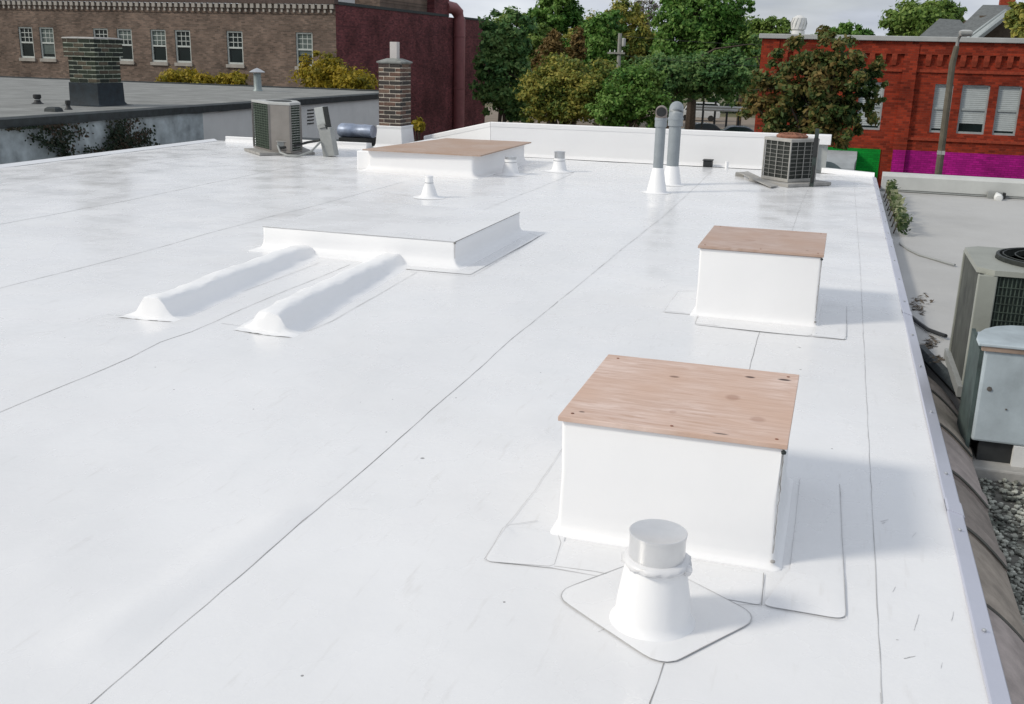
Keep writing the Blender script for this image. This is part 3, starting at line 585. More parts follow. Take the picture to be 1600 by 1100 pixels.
# left condenser
t = thing('condenser', (-8.95, 15.75, 0), 'tall taupe condenser with louvred corners before the pale stucco wall', 'air conditioner')
foot = [G(399, 236), G(424, 240), G(457, 237.5), G(471, 233)]
foot = [(P(397.5, 235, 15.75).x, 15.75), (P(423, 238, 15.24).x, 15.24), (P(455, 237, 15.20).x, 15.20), (P(471, 233, 15.50).x, 15.50), (P(466, 230, 16.0).x, 16.0), (-9.25, 16.2)]
cc = Vector((-8.93, 15.68))
b = MB(); b.prism([(-9.62, 15.55), (-8.98, 14.98), (-8.28, 15.55), (-8.9, 16.3)], .004, .045); obj('pad', b, M_CONC, t)
def sc(k): return [tuple(cc+(Vector(p)-cc)*k) for p in foot]
b = MB(); b.prism(sc(.94), .05, .80); obj('coil', b, M_COILG, t)
b = MB(); b.prism(sc(1.03), .046, .075); obj('base_pan', b, M_TAUPE, t); b = MB(); b.prism(sc(1.03), .805, .845); obj('top_pan', b, M_COPE, t, bevel=.006)
b = MB(); b.prism(sc(.55), .846, .852); obj('fan_guard', b, M_DARK, t)
def face_panel(i, d, name, mt, a=0, bq=1, z0=.076, z1=.803, th=.02):
    p, q = Vector(foot[i]), Vector(foot[(i+1) % 6]); n = Vector(((q-p).y, -(q-p).x)).normalized(); A_, B_ = p.lerp(q, a), p.lerp(q, bq)
    b = MB(); b.prism([tuple(A_+n*d), tuple(B_+n*d), tuple(B_+n*(d-th)), tuple(A_+n*(d-th))], z0, z1); return obj(name, b, mt, t)
face_panel(1, .004, 'service_panel', M_TAUPE)
for i in (0, 2, 5, 3, 4):
    for k in range(18): face_panel(i, .003, 'louvre', M_GREYP if i != 0 else mat('green_grey_louvre', (.06, .085, .06), .7, var=.4, vscale=20), .04, .96, .09+k*.04, .09+k*.04+.014, .012)
    if i in (0, 2):
        for k in range(1, 7): face_panel(i, .006, 'louvre_rib', mat('green_grey_louvre', (.06, .085, .06)), k/7-.012, k/7+.012, .08, .80, .01)
for i in range(6):
    p = Vector(foot[i]); b = MB(); b.box((p.x, p.y, .44), (.035, .035, .725), .6); obj('corner_post', b, M_TAUPE, t)
b = MB(); q = P(440, 222, 15.2); b.box((q.x, 15.235, .16), (.17, .07, .12), .33); obj('valve_box', b, M_GREYP, t, bevel=.006)
b = MB(); b.box((q.x, 15.23, .228), (.2, .1, .012), .33); obj('valve_lid', b, M_WHITEP, t)
t = thing('disconnect_stand', (-7.98, 15.45, 0), 'leaning grey disconnect box on a stand beside the taupe condenser', 'electrical box')
tl = Matrix.Rotation(R(-10), 3, 'Y') 
b = MB(); b.box((-7.97, 15.45, .235), (.21, .16, .46), 0, tl); obj('lower_box', b, M_GREYP, t, bevel=.006)
b = MB(); b.box((-8.075, 15.45, .62), (.17, .13, .34), 0, tl); u = obj('switch_box', b, mat('light_grey_paint', (.40, .42, .41), .5, var=.1), t, bevel=.006)
b = MB(); b.box((-7.985, 15.445, .62), (.02, .15, .36), 0, tl); obj('side_rail', b, M_DARK, t); b = MB(); b.box((-8.04, 15.36, .49), (.12, .03, .05), 0, tl); obj('hasp', b, M_GREYP, u)
b = MB(); b.tube([(-8.76, 15.18, .16), (-8.66, 15.08, .06), (-8.5, 15.02, .024), (-8.3, 15.05, .024), (-8.16, 15.2, .09), (-8.07, 15.36, .24)], .018, 8); tag(obj('flexible_conduit', b, M_GREYP, None, smooth=True), 'grey flexible conduit drooping from the taupe condenser to the disconnect box', 'conduit')
b = MB(); b.tube([(-8.72, 15.16, .12), (-8.5, 15.3, .16), (-8.3, 15.36, .22), (-8.09, 15.375, .26)], .020, 8); tag(obj('insulated_pipe', b, M_BLACK, None, smooth=True), 'black insulated pipe running straight from the taupe condenser to the disconnect box', 'pipe')
t = thing('metal_duct', (-8.55, 17.75, 0), 'shiny bluish metal duct on a black stand beside the brick chimney', 'duct')
b = MB(); b.bb(-8.82, -8.27, 17.5, 18.0, -.002, .13); obj('stand', b, M_BLACK, t)
b = MB(); b.loft([[(x, 17.72+r_*math.cos(a), .25+r_*.8*math.sin(a)) for a in [k*math.pi/6 for k in range(12)]] for x, r_ in ((-8.9, .13), (-8.86, .165), (-8.62, .165), (-8.60, .15), (-8.42, .15), (-8.40, .16), (-8.22, .145))]); obj('barrel', b, mat('bluish_duct_metal', (.30, .35, .45), .45, metal=.4, var=.35, vscale=6), t, smooth=True, sharp=40)

# ------------------------------------------------------------------ brick chimneys
def brick_mesh(lx, ly, lz, mt):
    b = MB(); e = .005
    b.loft([[(x*(lx/2-q), y*(ly/2-q), z) for x, y in ((-1, -1), (1, -1), (1, 1), (-1, 1))] for z, q in ((-lz/2, e), (-lz/2+e, 0), (lz/2-e, 0), (lz/2, e))]); return mesh_of(b, mt)
def bmat(n, c): return mat(n, c, .9, var=.35, vscale=18, bump=.4, bscale=60)
def chimney_bricks(t, x0, x1, y0, y1, z0, z1, mats, proud=0, seed=1, course=.0745):
    rnd = random.Random(seed); n = int(round((z1-z0)/course)); cache = {}
    def put(lx, ly, x, y, z):
        key = (round(lx, 3), round(ly, 3)); mts = cache.setdefault(key, [brick_mesh(lx, ly, course-.014, m_) for m_ in mats])
        share('brick', rnd.choice(mts), t, (x, y, z), (0, 0, rnd.gauss(0, .008)))
    for k in range(n):
        z = z0+course*(k+.5); D = .10
        W = x1-x0; Dp = y1-y0
        for yy, sgn in ((y0, 1), (y1, -1)):
            L_ = W if k % 2 == 0 else W-2*D; nb = max(1, round(L_/.21)); bl = L_/nb; xs_ = x0 if k % 2 == 0 else x0+D
            for i in range(nb): put(bl-.017, D-.006, xs_+bl*(i+.5), yy+sgn*D/2+rnd.gauss(0, .0012), z)
        for xx, sgn in ((x0, 1), (x1, -1)):
            L_ = Dp-2*D if k % 2 == 0 else Dp; nb = max(1, round(L_/.21)); bl = L_/nb; ys_ = y0+D if k % 2 == 0 else y0
            for i in range(nb): put(D-.006, bl-.017, xx+sgn*D/2+rnd.gauss(0, .0012), ys_+bl*(i+.5), z)
    b = MB(); b.bb(x0+.0105, x1-.0105, y0+.0105, y1-.0105, z0-.01, z1-.004); return b
t = thing('brick_chimney', (-7.8, 17.75, 0), 'red brown brick chimney with a white membrane base and square white flue', 'chimney')
x0, x1, y0, y1 = -8.01, -7.575, 17.5, 18.0
b = chimney_bricks(t, x0, x1, y0, y1, .36, 1.478, [bmat('chimney_brick_a', (.10, .062, .05)), bmat('chimney_brick_b', (.065, .048, .042)), bmat('chimney_brick_c', (.13, .075, .055)), bmat('chimney_brick_d', (.045, .04, .036)), bmat('chimney_brick_e', (.17, .11, .08))], seed=5)
obj('mortar_core', b, M_MORT, t)
b = MB(); rings = []
for d, z in ((.10, -.004), (.06, .02), (.045, .06), (.02, .33), (.03, .375), (.026, .385), (.002, .386)):
    rings.append([(x0-d, y0-d, z), (x1+d, y0-d, z), (x1+d, y1+d, z), (x0-d, y1+d, z)])
b.loft(rings); obj('membrane_base', b, M_WRAP, t, bevel=.006)
b = MB(); rings = []
for d, z in ((.003, 1.475), (.022, 1.488), (.022, 1.51), (-.12, 1.565), (-.16, 1.568)):
    rings.append([(x0-d, y0-d, z), (x1+d, y0-d, z), (x1+d, y1+d, z), (x0-d, y1+d, z)])
b.loft(rings); obj('cap', b, mat('dark_cap', (.25, .26, .245), .9, var=.3, vscale=9), t, bevel=.006)
b = MB(); b.box((-7.79, 17.75, 1.70), (.135, .16, .30), .1); obj('flue', b, mat('flue_white', (.58, .55, .53), .7, var=.1), t, bevel=.008)

# ================================================================== LEFT NEIGHBOUR
nx = -12.1; NZ = .552; NYF = 28.3; FB = .445
nb = thing('neighbour_building', (-18, 14, -5), 'low stucco building with a grey flat roof and dark fascia, ivy on its wall', 'building')
b = MB(); b.bb(-34, nx, 1, 18.1, -4.98, FB+.02); obj('wall', b, M_STUC, nb)
b = MB(); b.bb(-34, nx-.002, 18.103, NYF, -4.98, FB+.02); tag(obj('wall', b, M_PALE, nb), 'clean pale painted stretch of the stucco wall', None)
b = MB(); b.bb(-34.1, nx+.02, .9, NYF+.1, FB+.022, NZ-.004); obj('roof_deck', b, M_GRAVR, nb)
b = MB(); vs = []; n = 60
rings = []
for k in range(n+1):
    y = .9+(NYF-.8)*k/n; j = random.uniform(-.008, .008); rings.append([(nx+.021, y, FB-.02+j), (nx+.075, y, FB-.015+j), (nx+.08, y, NZ+.005), (nx-.02, y, NZ+.035), (nx-.16, y, NZ-.003), (nx+.021, y, NZ-.01)])
b.loft(rings); obj('fascia', b, M_TAR, nb, smooth=True, sharp=40)
b = MB(); b.bb(-34, nx-.2, NYF-.12, NYF+.05, NZ-.003, NZ+.03); obj('rear_edge', b, M_TAR, nb)
q = PX(485, 180, nx)
for k in range(5):
    pz = PX(485, 172+k*5.2, nx); b = MB(); b.bb(nx-.01, nx+.012, pz.y-.16, pz.y+.16, pz.z-.014, pz.z+.014); obj('vent_slot', b, M_DARK, nb)
# dark mossy chimney
KN = 1.065
def zn(z): return 1.7-(1.7-z)*KN
t = thing('brick_chimney', (-12.85*KN, 16*KN, NZ), 'mossy dark brick chimney with a tarred foot on the grey roof', 'chimney')
x0, x1, y0, y1 = -13.18*KN, -12.60*KN, 15.68*KN, 16.36*KN
dm = [bmat('moss_brick_a', (.020, .030, .018)), bmat('moss_brick_b', (.012, .018, .013)), bmat('moss_brick_c', (.065, .05, .034)), bmat('moss_brick_d', (.028, .038, .022)), bmat('moss_brick_e', (.09, .075, .05))]
b = chimney_bricks(t, x0, x1, y0, y1, zn(1.02), zn(1.47), dm, seed=11, course=.0785); obj('mortar_core', b, M_MORTD, t)
b = chimney_bricks(t, x0-.05, x1+.05, y0-.05, y1+.05, zn(1.473), zn(1.77), dm, seed=12, course=.0785); obj('mortar_core', b, M_MORTD, t)
b = MB(); b.loft([[(x0-d, y0-d, z), (x1+d, y0-d, z), (x1+d, y1+d, z), (x0-d, y1+d, z)] for d, z in ((.06, zn(1.772)), (.04, zn(1.79)), (-.1, zn(1.80)))]); obj('cap', b, M_CONC, t)
b = MB(); b.loft([[(x0-d, y0-d, z), (x1+d, y0-d, z), (x1+d, y1+d, z), (x0-d, y1+d, z)] for d, z in ((.14, NZ-.003), (.05, NZ+.015), (.02, NZ+.06), (.015, zn(.9)), (.012, zn(1.02)), (0, zn(1.021)))]); obj('tarred_foot', b, M_TARB, t, smooth=True, sharp=35)
def stub(label, u, v_, r, ht, band=True):
    q = G(u, v_, NZ); t = thing('stub_vent', (q.x, q.y, NZ), label, 'roof vent', 'short black vents on the grey roof')
    b = MB(); b.lathe([(r*2.2, -.003), (r*1.5, .02), (r*1.05, .05), (r, .07), (r, ht*.6)], (q.x, q.y, NZ), 14); obj('pipe', b, M_BLACK, t, smooth=True, sharp=40)
    b = MB(); b.lathe([(r, ht*.6), (r*1.35, ht*.62), (r*1.35, ht), (r*1.1, ht+.01), (.001, ht+.01)], (q.x, q.y, NZ), 14); obj('cap', b, M_BLACK, t, smooth=True, sharp=40)
    if band: b = MB(); b.lathe([(r*1.06, ht*.42), (r*1.1, ht*.43), (r*1.1, ht*.5), (r*1.06, ht*.51)], (q.x, q.y, NZ), 14); obj('band', b, M_COPE, t)
stub('squat black roof vent with a pale band on the grey roof', 59, 162, .055, .165)
stub('thin black roof vent standing close to the mossy chimney foot', 107, 171, .035, .15, False)
q = G(84, 174, NZ); b = MB(); b.loft([[(q.x+x*s, q.y+y*s, NZ+z) for x, y in ((-.12, -.1), (.12, -.1), (.12, .1), (-.12, .1))] for s, z in ((1, -.003), (.9, .05), (.6, .075))]); tag(obj('roof_drain', b, M_TAR), 'low dark drain dome on the grey roof by the fascia', 'drain')
q = G(403, 142, NZ); t = thing('capped_flue', (q.x, q.y, NZ), 'grey metal flue with a conical rain cap on the grey roof', 'flue')
ht = P(403, 106, q.y).z-NZ
b = MB(); b.lathe([(.14, -.003), (.12, .03), (.105, .05), (.10, ht*.72), (.11, ht*.72), (.11, ht*.77)], (q.x, q.y, NZ), 20); obj('pipe', b, mat('grey_flue', (.25, .29, .29), .5, metal=.4, var=.15), t, smooth=True, sharp=40)
b = MB(); b.lathe([(.21, ht*.80), (.215, ht*.82), (.10, ht*.93), (.001, ht)], (q.x, q.y, NZ), 20); obj('rain_cap', b, M_GALV, t, smooth=True, sharp=40)
for a in (0, 2.1, 4.2):
    b = MB(); b.tube([(q.x+.1*math.cos(a), q.y+.1*math.sin(a), NZ+ht*.74), (q.x+.12*math.cos(a), q.y+.12*math.sin(a), NZ+ht*.84)], .012, 5); obj('strap', b, M_GALV, t)

# ------------------------------------------------------------------ foliage helpers
def leaf_cloud(rnd, blobs, n, size, mb, clump=.35, flat=0.25):
    n = int(n*2.6); size = size*.60
    tot = sum(bb_[3]*bb_[4]*bb_[5] for bb_ in blobs)
    for (bx, by, bz, rx, ry, rz) in blobs:
        m_ = max(30, int(n*rx*ry*rz/tot)); nc = max(7, m_//80); cs = []; ce = Vector((bx, by, bz))
        for _ in range(nc):
            d = Vector((rnd.gauss(0, 1), rnd.gauss(0, 1), rnd.gauss(0, 1))).normalized(); q = rnd.uniform(.2, 1)**.40*rnd.uniform(.80, 1.16)
            cs.append((Vector((bx+d.x*rx*q, by+d.y*ry*q, bz+d.z*rz*q)), rnd.uniform(.5, 1.35)))
        cr = clump*(rx*ry*rz)**(1/3)
        for i in range(m_):
            c, k_ = cs[i % nc]; off = Vector((rnd.gauss(0, cr*.42), rnd.gauss(0, cr*.42), rnd.gauss(0, cr*.30)))*k_; p = c+off
            nr = (Vector((rnd.gauss(0, .6), rnd.gauss(0, .6), rnd.gauss(.45, .6)))+(p-ce).normalized()*.45+off.normalized()*.55).normalized(); a = nr.orthogonal().normalized(); a.rotate(Matrix.Rotation(rnd.uniform(0, 6.28), 3, nr)); e = nr.cross(a)
            s = size*rnd.uniform(.5, 1.4); dz = nr*s*flat
            mb.add([p-a*s, p+e*s*.62-dz*.4, p+a*s*1.1+dz*.3, p-e*s*.62-dz*.4], [(0, 1, 2, 3)])
def tree(name, label, cat, base, crown, n, size, mt, trunk_r=.14, seed=1, group=None, limbs=7, trunks=1, clump=.35, bare=False):
    rnd = random.Random(seed); t = thing(name, base, label, cat, group); bx, by, bz = base
    cz = sum(c[2] for c in crown)/len(crown); ztop = max(c[2]+c[5]*.4 for c in crown); b = MB()
    for k in range(trunks):
        ox = (k-(trunks-1)/2)*trunk_r*3; ctr = crown[k % len(crown)]
        pts = [Vector((bx+ox*.5, by, bz-.02)), Vector((bx+ox, by+rnd.uniform(-.1, .1), bz+(cz-bz)*.35)), Vector((bx+ox*1.6+(ctr[0]-bx)*.5, by, bz+(cz-bz)*.75)), Vector((ctr[0], ctr[1], max(cz, ztop*.8+cz*.2)))]
        b.tube(pts, [trunk_r*1.25, trunk_r, trunk_r*.75, trunk_r*.3], 8)
        for _ in range(limbs):
            c = rnd.choice(crown); s0 = pts[1].lerp(pts[3], rnd.uniform(.1, .8)); d = Vector((rnd.gauss(0, 1), rnd.gauss(0, 1), rnd.gauss(.5, .6))).normalized()
            e = Vector((c[0]+d.x*c[3]*.8, c[1]+d.y*c[4]*.8, c[2]+d.z*c[5]*.8)); mid = s0.lerp(e, .5)+Vector((0, 0, (e-s0).length*.10))
            b.tube([s0, mid, e], [trunk_r*.42, trunk_r*.26, trunk_r*.08], 5)
            if bare:
                for _k in range(7):
                    d2 = Vector((rnd.gauss(0, 1), rnd.gauss(0, 1), rnd.gauss(.7, .6))).normalized()*c[3]*rnd.uniform(.2, .6); s1 = s0.lerp(e, rnd.uniform(.4, 1)); b.tube([s1, s1+d2*.6+Vector((0, 0, .1)), s1+d2], [.05, .035, .015], 4)
    obj('trunk', b, M_BARK, t, smooth=True)
    mb = MB(); leaf_cloud(rnd, crown, n, size, mb, clump); obj('crown', mb, mt, t)
    return t
def blob(u, v_, hw, hh, Y, dy=None):
    c = P(u, v_, Y); rx = hw*Y/FPX*1.0; rz = hh*Y/FPX; return (c.x, c.y, c.z, rx, dy if dy else rx*.9, rz)
def crown(Y, *bl): return [blob(*q, Y) for q in bl]
def under(cr, i=0): return (cr[i][0], cr[i][1], -5.0)

LF_IVY = leafmat('ivy_leaves', (.012, .025, .014), (.022, .04, .02), (.07, .045, .03), 2.2)
LF_YEL = leafmat('yellow_leaves', (.12, .12, .016), (.26, .22, .018), (.42, .31, .03), 1.0)
LF_DKG = leafmat('dark_green_leaves', (0.037, 0.106, 0.037), (0.095, 0.200, 0.060), (0.211, 0.318, 0.106), .5)
LF_GRN = leafmat('green_leaves', (0.038, 0.121, 0.022), (0.099, 0.227, 0.038), (0.227, 0.363, 0.091), .45)
LF_LGR = leafmat('light_green_leaves', (0.064, 0.129, 0.029), (0.157, 0.257, 0.051), (0.286, 0.372, 0.100), .45)
LF_YGR = leafmat('yellow_green_leaves', (0.061, 0.127, 0.031), (0.182, 0.220, 0.044), (0.418, 0.374, 0.083), .6)
LF_RST = leafmat('rust_leaves', (.07, .075, .02), (.17, .11, .035), (.25, .17, .06), .6)
LF_MAP = leafmat('turning_maple_leaves', (0.028, 0.076, 0.024), (0.099, 0.144, 0.039), (0.259, 0.183, 0.061), .75, isl=.34)
LF_GRY = leafmat('pale_twig_leaves', (.16, .16, .13), (.22, .21, .18), (.28, .26, .22), .9)

# ivy on the neighbour's wall
def ivy(label, stems, n, seed):
    rnd = random.Random(seed); base = PX(*stems[0][0], nx+.05); t = thing('ivy_vine', (nx+.06, base.y, -5), label, 'ivy', 'ivy climbing the stucco wall')
    b = MB(); mb = MB()
    for st in stems:
        pts = [PX(u, v_, nx+.03+.012*rnd.random()) for u, v_ in st]; b.tube(pts, [.012]*(len(pts)-1)+[.005], 5)
        for i in range(len(pts)-1):
            for _ in range(int(2.3*n*(pts[i+1]-pts[i]).length)):
                p = pts[i].lerp(pts[i+1], rnd.random()); p = p+Vector((rnd.uniform(.02, .13), rnd.gauss(0, .085), rnd.gauss(0, .06))); p.z = min(p.z, FB-.03); s = rnd.uniform(.016, .034)
                nr = Vector((1, rnd.gauss(-.2, .5), rnd.gauss(.3, .5))).normalized(); a = nr.orthogonal().normalized(); a.rotate(Matrix.Rotation(rnd.uniform(0, 6.28), 3, nr)); e = nr.cross(a)
                mb.add([p-a*s, p+e*s*.8, p+a*s*1.1, p-e*s*.8], [(0, 1, 2, 3)])
    b.tube([(nx+.03, base.y, -4.99), (nx+.03, base.y+.1, -2), (base.x, base.y, base.z)], .02, 5); obj('stem', b, M_BARK, t); obj('leaves', mb, LF_IVY, t); return t
ivy('dark ivy vine with long bare sideways runners below the fascia', [[(98, 246), (96, 230), (95, 205), (92, 190)], [(94, 225), (70, 222), (45, 215)], [(95, 205), (110, 208), (130, 203)], [(92, 195), (70, 192), (40, 192), (0, 190)], [(96, 240), (101, 232), (88, 220), (72, 232)], [(96, 225), (106, 238), (93, 244)], [(92, 194), (86, 205), (62, 200)]], 75, 3)
ivy('dense dark ivy vine with reddish leaves, fanning out under the mossy chimney', [[(178, 238), (184, 218), (185, 195), (190, 186)], [(184, 215), (170, 200), (172, 188)], [(184, 222), (210, 214), (232, 204)], [(182, 230), (160, 234), (130, 238)], [(188, 206), (200, 196), (206, 188)], [(190, 222), (215, 220), (236, 226)], [(180, 226), (196, 232), (205, 228)], [(176, 232), (168, 222), (174, 210), (196, 205)], [(186, 200), (176, 212), (190, 224)]], 95, 8)

# ================================================================== BROWN BRICK BUILDING
BY, BX1 = 46.0, -23.2
bld = thing('brick_building', (-40, 57, -5), 'long brown brick building with a maroon side wall and pale dentils', 'building')
def wall_holes(x0, x1, z0, z1, holes, Y, depth=.22):
    xs_ = sorted({x0, x1, *[q for hh in holes for q in hh[:2]]}); zs = sorted({z0, z1, *[q for hh in holes for q in hh[2:]]}); b = MB()
    for i in range(len(xs_)-1):
        for j in range(len(zs)-1):
            mx_, mz = (xs_[i]+xs_[i+1])/2, (zs[j]+zs[j+1])/2
            if any(a < mx_ < c and d < mz < e for a, c, d, e in holes): continue
            b.quad((xs_[i], Y, zs[j]), (xs_[i+1], Y, zs[j]), (xs_[i+1], Y, zs[j+1]), (xs_[i], Y, zs[j+1]))
    for a, c, d, e in holes:
        b.quad((a, Y, d), (a, Y, e), (a, Y+depth, e), (a, Y+depth, d)); b.quad((c, Y, d), (c, Y+depth, d), (c, Y+depth, e), (c, Y, e))
        b.quad((a, Y, e), (c, Y, e), (c, Y+depth, e), (a, Y+depth, e)); b.quad((a, Y, d), (a, Y+depth, d), (c, Y+depth, d), (c, Y, d))
    return b
WX = [-56.5, -55.2, -48.4, -47.1, -44.7, -41.63, -40.3, -36.95, -35.52, -33.52, -32.1, -29.15, -25.35]
holes = [(x, x+.9, .86, 2.43) for x in WX]
obj('wall', wall_holes(-60, BX1, -4.98, 3.26, holes, BY), M_BROWN, bld)
b = MB(); b.bb(-60, BX1-.002, BY-.03, BY+.15, 3.262, 3.70); obj('frieze', b, M_BROWN, bld)
b = MB(); b.bb(-60.1, BX1+.03, BY-.16, BY+.25, 3.73, 3.95); obj('coping', b, mat('dark_brick_coping', (.10, .07, .06), .9, var=.3), bld)
b = MB(); b.bb(-60, BX1-.3, BY+.5, 66, 3.0, 3.4); obj('roof', b, M_GRAVR, bld)
dm1 = MB().box((0, 0, 0), (.185, .12, .20)); dm1 = mesh_of(dm1, M_STONE); dm2 = mesh_of(MB().box((0, 0, 0), (.10, .07, .13)), M_STONE)
for k in range(110):
    x = BX1-.14-k*.326
    if x < -59: break
    share('dentil', dm1, bld, (x, BY-.09, 3.61)); share('dentil', dm2, bld, (x-.05, BY-.066, 3.40))
def window(x0, x1, z0, z1, Y, parent, grid=True, blind=None, sill=M_STONE, fm=M_FRAME, fw=.075):
    b = MB(); yb = Y+.10
    b.bb(x0, x0+fw, yb-.05, yb+.06, z0, z1); b.bb(x1-fw, x1, yb-.05, yb+.06, z0, z1); b.bb(x0+fw, x1-fw, yb-.05, yb+.06, z1-fw, z1); b.bb(x0+fw, x1-fw, yb-.05, yb+.06, z0, z0+fw*1.2)
    zm = (z0+z1)/2; b.bb(x0+fw, x1-fw, yb-.04, yb+.05, zm-.04, zm+.04); wn = obj('window', b, fm, parent)
    for a, c in ((z0+fw*1.2, zm-.04), (zm+.04, z1-fw)):
        p = MB(); p.bb(x0+fw, x1-fw, yb+.02, yb+.03, a, c); obj('pane', p, M_GLASS, wn)
    if grid:
        for k in (1, 2):
            xx = x0+fw+(x1-x0-2*fw)*k/3; p = MB(); p.bb(xx-.016, xx+.016, yb-.005, yb+.019, zm+.04, z1-fw); obj('muntin', p, fm, wn)
            zz = zm+(z1-fw-zm)*k/3+.02; p = MB(); p.bb(x0+fw, x1-fw, yb-.008, yb+.018, zz-.016, zz+.016); obj('muntin', p, fm, wn)
    if blind is not None:
        nb_ = max(1, int((z1-fw-blind)/.07))
        for k in range(nb_):
            zz = z1-fw-.035-k*.07
            p = MB(); p.bb(x0+fw, x1-fw, yb+.004, yb+.014, zz-.031, zz+.031); obj('blind_slat', p, mat('blind' if sill is None else 'dim_blind', (.46, .50, .50) if sill is None else (.10, .13, .12), .7, var=.1), wn)
    if sill: p = MB(); p.bb(x0-.06, x1+.06, Y-.08, Y+.09, z0-.16, z0-.002); obj('sill', p, sill, wn)
    return wn
for k, x in enumerate(WX): window(x, x+.9, .86, 2.43, BY, bld, blind={6: 1.05, 9: 1.7, 12: 1.35, 8: 1.9}.get(k))
# maroon side
b = MB(); b.bb(BX1-.35, BX1, BY+.002, 68.0, -4.98, 3.72); tag(obj('side_wall', b, M_MARO, bld), 'maroon painted brick side wall', None)
b = MB(); b.bb(BX1-.40, BX1+.03, BY+.26, 60.9, 3.722, 3.86); obj('side_coping', b, M_TAR, bld); b = MB(); b.bb(BX1-.40, BX1+.03, 63.2, 68.05, 3.722, 3.84); obj('side_coping', b, M_TAR, bld)
b = MB(); b.bb(-60, BX1-.35, 67.5, 68, -4.98, 3.7); obj('rear_wall', b, M_MARO, bld)
b = MB(); b.bb(-32, BX1-.45, 52.0, 60.9, 3.4, 7.2); obj('penthouse', b, M_BROWN, bld)
b = MB(); b.bb(-27, BX1+.01, 58.6, 61.0, 3.73, 7.2); obj('stair_tower', b, M_MARO, bld)
b = MB(); pts = [(BX1+.32, 62.0, -5), (BX1+.32, 62.0, 3.6), (BX1+.25, 61.9, 4.0), (BX1+.1, 61.6, 4.25), (BX1-.1, 61.2, 4.3), (BX1-.2, 60.8, 4.3)]; b.tube(pts, .36, 14); pz = obj('vent_pipe', b, M_MAROP, bld, smooth=True)
for zz in (2.6, -.5): b = MB(); b.lathe([(.36, 0), (.385, .01), (.385, .05), (.36, .06)], (BX1+.32, 62.0, zz), 14); obj('pipe_band', b, M_MAROP, pz)
t = thing('rooftop_unit', (-25.5, 49.5, 3.4), 'pale metal rooftop unit behind the coping of the brown brick building', 'rooftop unit')
b = MB(); b.bb(-27.5, -24.6, 48.0, 51.0, 3.4, 4.9); obj('casing', b, M_PALE, t); b = MB(); b.bb(-27.4, -24.7, 47.98, 47.999, 4.0, 4.6); obj('grille', b, M_GREYP, t)
b = MB(); b.lathe([(.35, 4.9), (.35, 5.15), (.3, 5.2), (.001, 5.2)], (-26, 49.5, 0), 14); obj('fan', b, M_GREYP, t)
# yellow shrubs between
gY = 'yellow shrubs before the brown building'
for lab, bl, nn, sd in (('bright yellow bushy tree at the corner of the brown brick wall', [(505, 118, 38, 30), (545, 128, 45, 22), (488, 100, 20, 22), (572, 134, 22, 16)], 3600, 1),
                        ('low wide yellow green shrub under the brick windows, left of the capped flue', [(280, 122, 36, 12), (312, 130, 30, 12)], 1500, 2), ('low yellow shrub top just beside the capped flue', [(368, 124, 22, 15), (350, 130, 20, 12)], 1000, 3),
                        ('small yellow shrub at the foot of the maroon wall behind the chimney', [(652, 196, 10, 14)], 350, 4)):
    Y_ = 40 if sd != 4 else 30
    cr = crown(Y_, *bl); tree('yellow_shrub', lab, 'shrub', under(cr), cr, nn, .12, LF_YEL, .06, sd, gY, 5, 2, .5)

# ================================================================== TREE LINE
gT = 'trees beyond the parking lot'
def T(label, Y, bl, n, size, mt, seed, base=None, **kw):
    cr = crown(Y, *bl); return tree(kw.pop('name', 'tree'), label, 'tree', base or under(cr), cr, n, size, mt, kw.pop('tr', .2), seed, gT, **kw)
T('dark green tree with two bare stems beside the maroon wall', 58, [(795, 120, 32, 60), (775, 65, 28, 42), (810, 50, 26, 36), (800, 160, 24, 28), (765, 110, 25, 60), (828, 145, 18, 30)], 7000, .21, LF_DKG, 21, base=(P(785, 190, 58).x, 58, -5), trunks=2, tr=.12)
T('tall airy green tree rising behind the rust coloured trees', 88, [(870, 20, 42, 36), (845, 48, 30, 28), (890, 55, 32, 30), (868, -15, 34, 26), (835, 75, 26, 36)], 6500, .27, LF_GRN, 22, clump=.26)
T('light green round tree beside the rust coloured trees', 76, [(825, 85, 30, 34), (838, 62, 24, 22), (815, 120, 26, 40)], 4500, .23, LF_LGR, 23)
T('narrow rust coloured tree, the wider of the two', 72, [(862, 80, 19, 30), (856, 105, 22, 32), (866, 62, 10, 16)], 3800, .19, LF_RST, 24)
T('narrow rust coloured tree, the slimmer pointed one', 74, [(901, 78, 13, 32), (903, 58, 9, 16), (900, 105, 15, 25)], 2600, .19, LF_RST, 25)
T('green tree between the utility pole and the slim rust coloured tree', 84, [(938, 62, 34, 34), (925, 95, 36, 40), (950, 38, 26, 24), (955, 110, 30, 40)], 5600, .25, LF_GRN, 26)
T('yellow green tree top rising over the utility pole', 92, [(975, 32, 30, 32), (998, 52, 30, 28), (965, 58, 30, 32), (1000, 85, 30, 40)], 4800, .27, LF_YGR, 27, clump=.28)
T('pale bare twigged tree against the sky', 100, [(1005, 18, 24, 24)], 500, .16, LF_GRY, 28, bare=True, limbs=14)
T('broad bright green tree, the largest and tallest in the row', 78, [(1090, 30, 58, 48), (1050, 62, 38, 38), (1130, 60, 42, 46), (1105, 85, 55, 42), (1150, 20, 26, 26), (1065, 5, 34, 30), (1048, 105, 34, 36), (1168, 75, 22, 42)], 13000, .25, LF_GRN, 29, limbs=12, tr=.35, clump=.28)
T('dark shaded tree standing below the largest green tree', 70, [(1050, 125, 48, 34), (1105, 118, 45, 30), (1150, 118, 34, 36), (1015, 128, 34, 32), (1180, 105, 18, 45)], 8000, .22, LF_DKG, 30, tr=.25)
